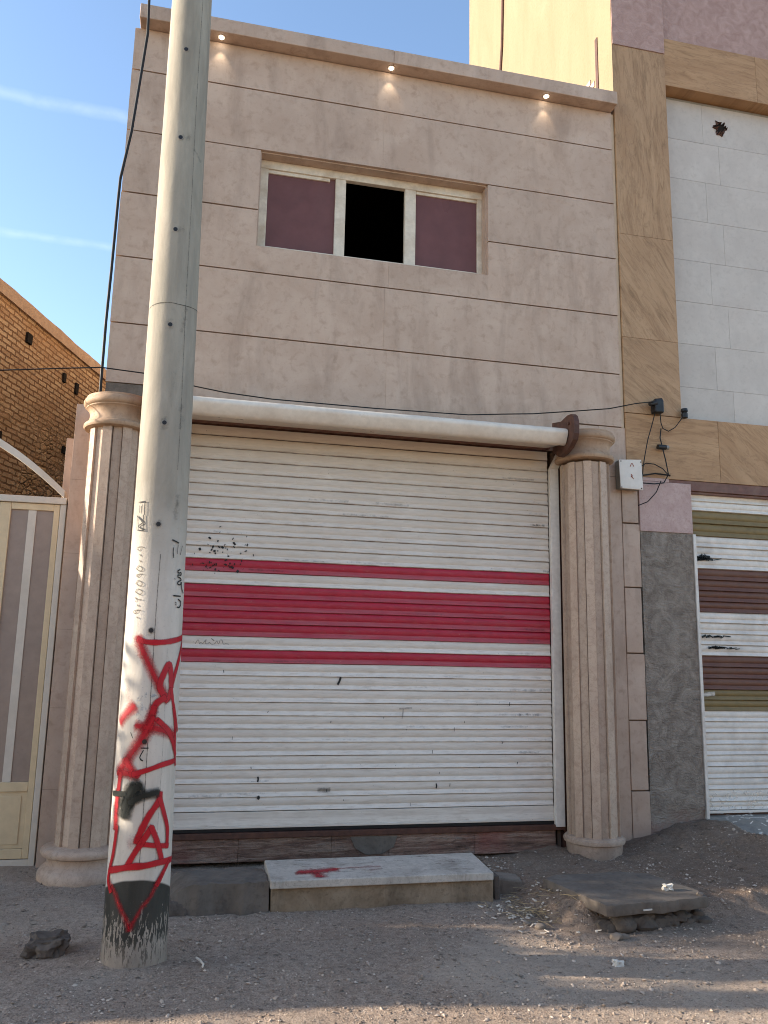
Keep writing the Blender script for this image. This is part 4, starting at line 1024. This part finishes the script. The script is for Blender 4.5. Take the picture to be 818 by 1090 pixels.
tag(MB().tube([(-.80, 6.35, 8.6), (-.74, 6.45, 7.6), (-.716, 6.52, 7.21), (-.708, 6.55, 6.885), (-.736, 6.55, 6.466), (-.775, 6.55, 5.921), (-.832, 6.55, 5.474), (-.836, 6.55, 5.261), (-.838, 6.55, 5.012), (-.843, 6.56, 4.636), (-.853, 6.58, 4.225), (-.857, 6.62, 3.786), (-.862, 6.68, 3.5)], .0125, 8).build('power_cable', 'wire_black', org=(-.8, 6.55, 3.5), smooth=60), 'thick black cable hanging down the left corner of the shop', 'cable')
wpts = [(-4.2, 6.6, 3.66), (-1.608, 6.6, 3.733), (-1.197, 6.6, 3.79), (-.86, 6.6, 3.833), (-.48, 6.6, 3.815), (-.118, 6.6, 3.745), (.126, 6.61, 3.718), (.513, 6.62, 3.70), (1.4, 6.64, 3.705), (2.249, 6.62, 3.715), (2.55, 6.6, 3.742), (2.85, 6.6, 3.772), (3.25, 6.6, 3.832), (3.618, 6.62, 3.895), (3.92, 6.66, 3.985), (4.12, 6.69, 4.03)]
tag(MB().tube(wpts, .0052, 6).build('service_wire', 'wire_black', org=(0, 6.6, 3.7), smooth=60), 'thin black wire sagging across the facade just over the shutter hood', 'wire')
def P(px, py, y=6.74):       # photo pixel to a point on the plane y (used to read off the loose wiring)
    dvx, dvy = (px - 409) / CAM_F, -(py - 545) / CAM_F
    dr = r2 * dvx + u2 * dvy + fw; k = y / dr.y; return (dr.x * k, y, EYE + dr.z * k)
ck = thing('cable_clamp', 'black cable clamp on brown stone where the thin wire ends', 'clamp', P(700, 432))
a = Vector(P(700, 432)); q = MB(); q.box(a.x - .045, a.x + .05, 6.70, 6.786, a.z - .075, a.z + .055); q.build('body', 'black_plastic', ck, bevel=.012)
q = MB(); q.tube([a + Vector((-.10, -.03, .0)), a + Vector((-.03, -.02, .02))], [.018, .032], 12); q.tube([a + Vector((-.02, 0, .05)), a + Vector((.05, 0, .062))], .02, 8); q.build('wedge', 'black_plastic', ck, smooth=40)
a = Vector(P(729, 440)); ck = thing('wall_insulator', 'small black insulator at the lower edge of the white tiles', 'insulator', tuple(a))
q = MB(); q.lathe([(.016, a.z - .05), (.03, a.z - .045), (.03, a.z), (.02, a.z + .004), (.034, a.z + .02), (.03, a.z + .045), (.012, a.z + .05)], a.x, 6.74, 14); q.build('body', 'black_plastic', ck, smooth=40)
MB().tube([(a.x, 6.75, a.z), (a.x, 6.80, a.z)], .008, 8).build('pin', 'rusty_brown', ck)
a = Vector(P(706, 476)); ck = thing('cable_joint', 'taped black cable joint with a pale end under the clamp', 'connector', tuple(a))
q = MB(); q.tube([a + Vector((-.055, 0, 0)), a + Vector((.03, 0, 0))], .024, 12); q.build('sleeve', 'black_plastic', ck, smooth=50)
MB().tube([a + Vector((.031, 0, 0)), a + Vector((.058, 0, 0))], .021, 12).build('end_cap', 'grey_plastic', ck, smooth=50)
def wire(pts, name, label, r=.0048, y=6.745): tag(MB().tube([P(px, py, y + .02 * math.sin(i * 1.7)) for i, (px, py) in enumerate(pts)], r, 6).build(name, 'wire_black', org=P(*pts[0], y), smooth=60), label, 'wire')
wire([(698, 438), (695, 450), (690, 468), (687, 484), (685, 497), (684, 512)], 'loose_wire', 'straight loose wire dropping from the clamp to the white box')
wire([(703, 440), (704, 450), (706, 456), (712, 459), (719, 455), (725, 447), (728, 442)], 'loose_wire', 'short wire looping from the clamp to the small insulator')
wire([(704, 456), (703, 466), (706, 478), (709, 490), (712, 505), (707, 514), (697, 515), (684, 514)], 'loose_wire', 'kinked wire running from the taped joint down to the box bottom', .0058)
wire([(682, 497), (688, 493), (697, 494), (706, 499), (713, 507)], 'loose_wire', 'arched wire curving from the box lid towards the beam')
wire([(704, 512), (699, 524), (690, 534), (680, 538)], 'loose_wire', 'curved wire tail lying on the pink stone block')
wire([(684, 506), (698, 504), (714, 506)], 'loose_wire', 'level wire along the joint over the pink block', .007)

# ------------------------------------------------------------------ step, blocks, rubble on the ground
st = thing('door_step', 'marble slab step with a red paint stain below the shutter', 'step', (1.29, 5.7, 0))
q = MB(); q.hexa([(.548, 5.43, .140), (2.02, 5.43, .140), (2.06, 5.99, .140), (.555, 5.97, .140), (.548, 5.43, .190), (2.02, 5.43, .190), (2.06, 5.99, .192), (.555, 5.97, .192)]); top = q.build('slab', 'marble', st, bevel=.006)
q = MB(); q.box(.557, 2.03, 5.462, 5.955, -.12, .1395, 0, .4); q.build('riser', 'riser_stone', st, bevel=.006)
rd = MB(); rd.open = True
def on_top(u, v, off): return (u, v, .1915 + off)
for L_, hw, al in (([(.77, 5.62), (.86, 5.62), (.98, 5.65)], .045, .95), ([(.84, 5.62), (.86, 5.56), (.865, 5.49)], .035, .9), ([(.98, 5.66), (1.1, 5.68), (1.3, 5.69)], .014, .55), ([(.74, 5.58), (.80, 5.60)], .03, .6), ([(1.22, 5.60), (1.3, 5.62)], .012, .5)): spray(rd, L_, hw * 1.15, min(al * 1.15, 1), on_top, .001 + hw * .01, 5, .3, True)
rd.build('red_stain', 'step_red', top)
gr = MB(); gr.open = True; rs = random.Random(8)
for k in range(90):
    x = rs.uniform(.6, 2.0); y = rs.uniform(5.44, 5.96); spray(gr, [(x, y), (x + rs.uniform(.02, .16), y + rs.uniform(-.02, .02))], rs.uniform(.005, .02), rs.uniform(.2, .55), on_top, .0008, 3)
gr.build('grime_mark', 'grime', top)
def lump(cx, cy, cz, sx, sy, sz, seed, n=3, amp=.25, flat_=None):
    bm = bmesh.new(); bmesh.ops.create_icosphere(bm, subdivisions=n, radius=1)
    mb = MB(); idx = {}
    for v in bm.verts:
        p = v.co.copy(); k = 1 + amp * fbm(p.x * 1.3 + seed, p.y * 1.3, p.z * 1.3) + amp * .45 * fbm(p.x * 4 + seed, p.y * 4, p.z * 4)
        p = Vector((math.copysign(abs(p.x) ** .75, p.x), math.copysign(abs(p.y) ** .75, p.y), math.copysign(abs(p.z) ** .75, p.z))) * k
        idx[v.index] = mb.vert((cx + p.x * sx, cy + p.y * sy, cz + p.z * sz))
    for f in bm.faces: mb.face([idx[v.index] for v in f.verts])
    bm.free(); return mb
# rough cement block between the pole and the step
q = MB(); nx_, ny_ = 40, 34
for j in range(ny_ + 1):
    for i in range(nx_ + 1):
        x = -.16 + .705 * i / nx_; y = 5.44 + .62 * j / ny_
        ex = sstep(0, .22 + .08 * fbm(y * 5, 1, 3), (x + .16)); z = .17 * (.25 + .75 * ex)
        fr_ = j / ny_
        lip = sstep(-.001, .06, fr_)
        yy = y + (.09 * (1 - lip) * fbm(x * 5, 2, 7)) + .02 * fbm(x * 9, y * 3, 4) * (1 - fr_)
        q.vert((x, yy + .05 * (1 - ex), -.08 + (z + .08) * lip + (.02 * fbm(x * 4, y * 4, 6) + .012 * fbm(x * 13, y * 13, 2)) * lip - .05 * fr_ ** 3))
for j in range(ny_):
    for i in range(nx_):
        a = j * (nx_ + 1) + i; q.face((a, a + 1, a + nx_ + 2, a + nx_ + 1))
q.box(-.10, .535, 5.56, 6.0, -.08, .05)
tag(q.build('cement_block', 'block_cement', org=(.2, 5.7, 0), smooth=60), 'rough grey cement block between the pole foot and the marble step', 'block')
q = lump(-.02, 5.52, .03, .085, .07, .06, 3); tag(q.build('rubble_stone', 'rock', org=(-.02, 5.52, 0), smooth=35), 'dark stone wedged under the cement block beside the pole', 'stone')
q = MB(); q.hexa([(2.10, 5.62, -.05), (2.30, 5.60, -.05), (2.32, 5.74, -.05), (2.10, 5.78, -.05), (2.10, 5.60, .115), (2.29, 5.59, .09), (2.30, 5.74, .10), (2.11, 5.77, .12)])
tag(q.build('broken_brick', 'dusty_cement', org=(2.2, 5.68, 0), bevel=.014), 'broken brick end beside the right end of the marble step', 'brick')
q = MB(); q.hexa([(2.055, 5.50, -.05), (2.095, 5.50, -.05), (2.10, 5.74, -.05), (2.06, 5.74, -.05), (2.045, 5.50, .15), (2.085, 5.50, .15), (2.09, 5.74, .15), (2.05, 5.74, .15)])
tag(q.build('stone_strip', 'rock', org=(2.07, 5.6, 0), bevel=.006), 'dark upright stone strip against the end of the marble step', 'stone')
# concrete slab on its bank
q = MB(); out = [(2.33, 5.34), (2.36, 5.16), (2.40, 4.92), (2.445, 4.70), (2.50, 4.682), (2.66, 4.715), (2.80, 4.712), (2.95, 4.735), (3.10, 4.75), (3.165, 4.78), (3.19, 4.90), (3.15, 5.12), (3.10, 5.36), (2.9, 5.42), (2.66, 5.405), (2.45, 5.40)]
rim = []; rs = random.Random(6)
for i in range(len(out)):
    (xa, ya), (xb, yb) = out[i], out[(i + 1) % len(out)]
    for k in range(5):
        u = k / 5; rim.append((xa + (xb - xa) * u + .009 * fbm(i * 1.3 + u, 2, 1) + rs.uniform(-.003, .003), ya + (yb - ya) * u + .012 * fbm(i * 1.3 + u, 9, 1) + rs.uniform(-.003, .003)))
cxs, cys = 2.76, 5.05; nR = len(rim)
def ring(k, z, jit): return [q.vert((cxs + (x - cxs) * k, cys + (y - cys) * k, z + jit * fbm(x * 5, y * 5, k * 3))) for x, y in rim]
R_ = [ring(.93, .100, .004), ring(.99, .103, .006), ring(1.0, .110, .006), ring(1.0, .156, .004), ring(.992, .1655, .004), ring(.95, .168, .005), ring(.7, .167, .008), ring(.4, .167, .008), ring(.12, .167, .004)]
for A_, B_ in zip(R_[:-1], R_[1:]):
    for i in range(nR): q.face((A_[i], A_[(i + 1) % nR], B_[(i + 1) % nR], B_[i]))
q.face(list(reversed(R_[0]))); q.face(R_[-1])
sl_ = thing('concrete_slab', 'grey concrete slab lying on the dirt bank in front of the right column', 'slab', (2.85, 5.2, .08))
q.build('top_slab', 'block_cement', sl_, smooth=28)
q = MB(); rs = random.Random(17)
for k in range(26):
    x = 2.50 + .66 * k / 25 + rs.uniform(-.02, .02); s_ = rs.uniform(.03, .06)
    l = lump(x, 4.79 + .09 * (x - 2.5) + rs.uniform(-.02, .03), rs.uniform(.0, .05), s_ * 1.3, s_, s_ * .8, k * 3.1, 2, .3)
    b = len(q.v); q.v += l.v; q.a += l.a; q.f += [tuple(i + b for i in f) for f in l.f]; q.m += l.m; q.t += l.t
tag(q.build('rubble', 'rock', sl_, smooth=35), kind='stuff')
q = MB(); rs = random.Random(23)
for (x, y, s_) in ((2.48, 4.655, .032), (2.54, 4.67, .024), (2.10, 4.86, .028), (2.05, 4.94, .02), (3.13, 4.80, .018)):
    l = lump(x, y, (gh(x, y) if x < 3 else .168) + s_ * .35, s_ * 1.2, s_ * .9, s_ * .7, x * 17, 2, .3)
    tag(l.build('loose_stone', 'dusty_cement', org=(x, y, gh(x, y)), smooth=40), {2.48: 'pale round stone tucked under the front edge of the concrete slab', 2.54: 'smaller pale stone in the shade of the concrete slab edge', 2.10: 'grey stone beside the heap of white shards', 2.05: 'small grey stone on the dirt left of the bank', 3.13: 'pale pebble on the right corner of the concrete slab'}[x], 'stone')
# dark chunk in the left foreground
q = lump(-.68, 4.93, .03, .095, .09, .068, 44, 4, .38)
q.v = [(x + .35 * max(0, z - .0) * (1 if x > -.7 else .2), y, z * (1.0 - .0 * x)) for x, y, z in q.v]
tag(q.build('rock', 'rock', org=(-.66, 4.93, 0), smooth=40), 'dark jagged rock sticking out of the dirt left of the pole', 'rock')
# swept heap of white shards and straw
q = MB(); rs = random.Random(12)
for k in range(170):
    x = rs.gauss(2.13, .10); y = rs.gauss(5.17, .17); x += (y - 5.17) * .25
    if k > 105: x = rs.uniform(1.85, 2.5); y = rs.uniform(4.7, 5.35)
    l_ = rs.uniform(.004, .017) * (1.5 if rs.random() < .15 else 1); w_ = rs.uniform(.003, .009); a = rs.uniform(0, 3.14); c_, s_ = math.cos(a), math.sin(a); z = gh(x, y) + rs.uniform(.002, .016); tl_ = rs.uniform(-.4, .4)
    cr = [(-l_, -w_ * rs.uniform(.4, 1)), (l_ * rs.uniform(.6, 1), -w_), (l_, w_ * rs.uniform(.3, 1)), (-l_ * rs.uniform(.5, 1), w_)]
    q.prism([(x + u * c_ - v * s_, y + u * s_ + v * c_, z + u * tl_) for u, v in cr], (0, 0, .004), 0 if rs.random() < .6 else 2, rs.random())
for k in range(70):
    x = rs.gauss(2.17, .09); y = rs.gauss(5.2, .16); a = rs.uniform(0, 3.14); l_ = rs.uniform(.03, .08); z = gh(x, y) + .006
    q.tube([(x - math.cos(a) * l_, y - math.sin(a) * l_, z), (x, y, z + rs.uniform(.004, .02)), (x + math.cos(a) * l_, y + math.sin(a) * l_, z + rs.uniform(0, .012))], .0016, 4, 1)
tag(q.build('debris', ['shard_white', 'straw', 'dusty_cement'], org=(2.13, 5.17, 0)), 'swept heap of white shards and straw', 'debris', kind='stuff')
def crumple(cx, cy, cz, s_, seed):
    mb = lump(cx, cy, cz, s_ * 1.3, s_, s_ * .7, seed, 3, .8); return mb
tag(crumple(2.99, 4.93, .186, .024, 5).build('crumpled_paper', 'paper_white', org=(2.99, 4.93, .165), smooth=15), 'crumpled white paper on the concrete slab', 'litter')
tag(crumple(2.27, 4.26, gh(2.27, 4.26) + .010, .022, 9).build('crumpled_paper', 'paper_white', org=(2.27, 4.26, 0), smooth=15), 'small scrap of white paper alone on the dirt in front of the slab', 'litter')
q = MB(); q.prism([(2.69, 4.709, .122), (2.745, 4.708, .125), (2.747, 4.708, .133), (2.692, 4.709, .131)], (0, -.006, 0)); tag(q.build('paper_strip', 'paper_white', org=(2.72, 4.709, .12)), 'thin pale strip stuck to the front edge of the concrete slab', 'litter')
tag(MB().tube([(.105, 4.70, .012), (.125, 4.66, .010), (.14, 4.60, .012), (.135, 4.57, .01)], .0055, 6).build('twig', 'shard_white', org=(.12, 4.65, 0), smooth=60), 'bent pale twig on the dirt just right of the pole foot', 'twig')

# ------------------------------------------------------------------ unseen house, wall and tree added on the left to shade the ground
uh = thing('added_shade_house', 'unseen plastered house added on the left to shade the ground', 'house', (-9, 9, 0))
q = MB(); q.box(-14, -6.02, 7.40, 12, -.1, 3.2); q.box(-14.06, -5.96, 7.34, 12.06, 3.201, 3.3); q.build('wall', 'side_plaster', uh, bevel=.01)
q = MB(); q.box(-8.2, -7.2, 7.37, 7.3985, .0, 2.1); q.build('door', 'rusty_brown', uh, bevel=.005)
yd = thing('added_shade_wall', 'unseen plastered wall with a taller end pier, added to shade the ground', 'wall', (-9, 6, 0))
q = MB(); q.box(-13, -6.10, 5.705, 6.60, -.1, WALL_H); q.build('wall', 'side_plaster', yd, bevel=.01)
q = MB(); q.box(-6.28, -6.06, 5.50, 5.70, -.1, 3.3); q.build('pier', 'side_plaster', yd, bevel=.01)
tr = thing('added_shade_tree', 'unseen small leafy tree added to dapple the ground with shade', 'tree', (-5.4, 6.9, 0))
q = MB(); q.tube([(-5.4, 6.9, -.1), (-5.37, 6.85, .8), (-5.42, 6.75, 1.5), (-5.36, 6.62, 2.5)], [.06, .05, .045, .02], 10)
rs = random.Random(2)
for k in range(9):
    a = rs.uniform(0, 6.28); z = rs.uniform(1.2, 2.1); q.tube([(-5.4, 6.7, z + .3), (-5.4 + math.cos(a) * .3, 6.65 + math.sin(a) * .25, z + .55), (-5.4 + math.cos(a) * .6, 6.6 + math.sin(a) * .45, z + .8)], [.02, .013, .005], 6)
q.build('added_shade_trunk', 'bark', tr, smooth=60)
q = MB(); q.open = True
for k in range(LEAVES + 900):
    u = Vector((rs.gauss(0, .42), rs.gauss(0, .33), rs.gauss(0, .5)))
    if k >= LEAVES: u = Vector((rs.gauss(-.1, .4), rs.gauss(-.85, .24), rs.gauss(.0, .32)))
    if fbm(u.x * 2.2, u.y * 2.2, u.z * 2.2) < -.05: continue
    c_ = Vector((-5.4, 6.75, 2.6)) + u
    if c_.z < .9: continue
    n1 = Vector((rs.uniform(-1, 1), rs.uniform(-1, 1), rs.uniform(-1, 1))).normalized(); n2 = n1.cross(Vector((.3, .5, .8))).normalized(); l_ = rs.uniform(.035, .07)
    q.poly([c_ - n1 * l_, c_ + n2 * l_ * .5, c_ + n1 * l_, c_ - n2 * l_ * .5], 0, rs.random())
q.build('added_shade_crown', 'leaf', tr)

# the other side of the street, behind the camera
for i, (xa, xb, h_, lb) in enumerate(((-16, -4.2, 3.4, 'long low plastered house across the street'), (-4.0, 5.5, 4.6, 'two storey plastered house across the street'), (5.7, 18, 3.8, 'plastered house with a brown door across the street'))):
    oh = thing('street_house', lb, 'house', ((xa + xb) / 2, -8, 0), 'houses across the street')
    q = MB(); q.box(xa, xb, -14, -7.0, -.1, h_); q.box(xa - .05, xb + .05, -14.05, -6.94, h_ + .001, h_ + .12); q.build('wall', 'side_plaster', oh, bevel=.01)
    q = MB(); q.box(xa + 1.2, xa + 2.3, -6.998, -6.97, 0, 2.1); q.build('door', 'rusty_brown', oh)
    q = MB(); q.box(xb - 3.2, xb - 1.6, -6.998, -6.98, 1.1, 2.3); q.build('window', 'purple_film', oh)
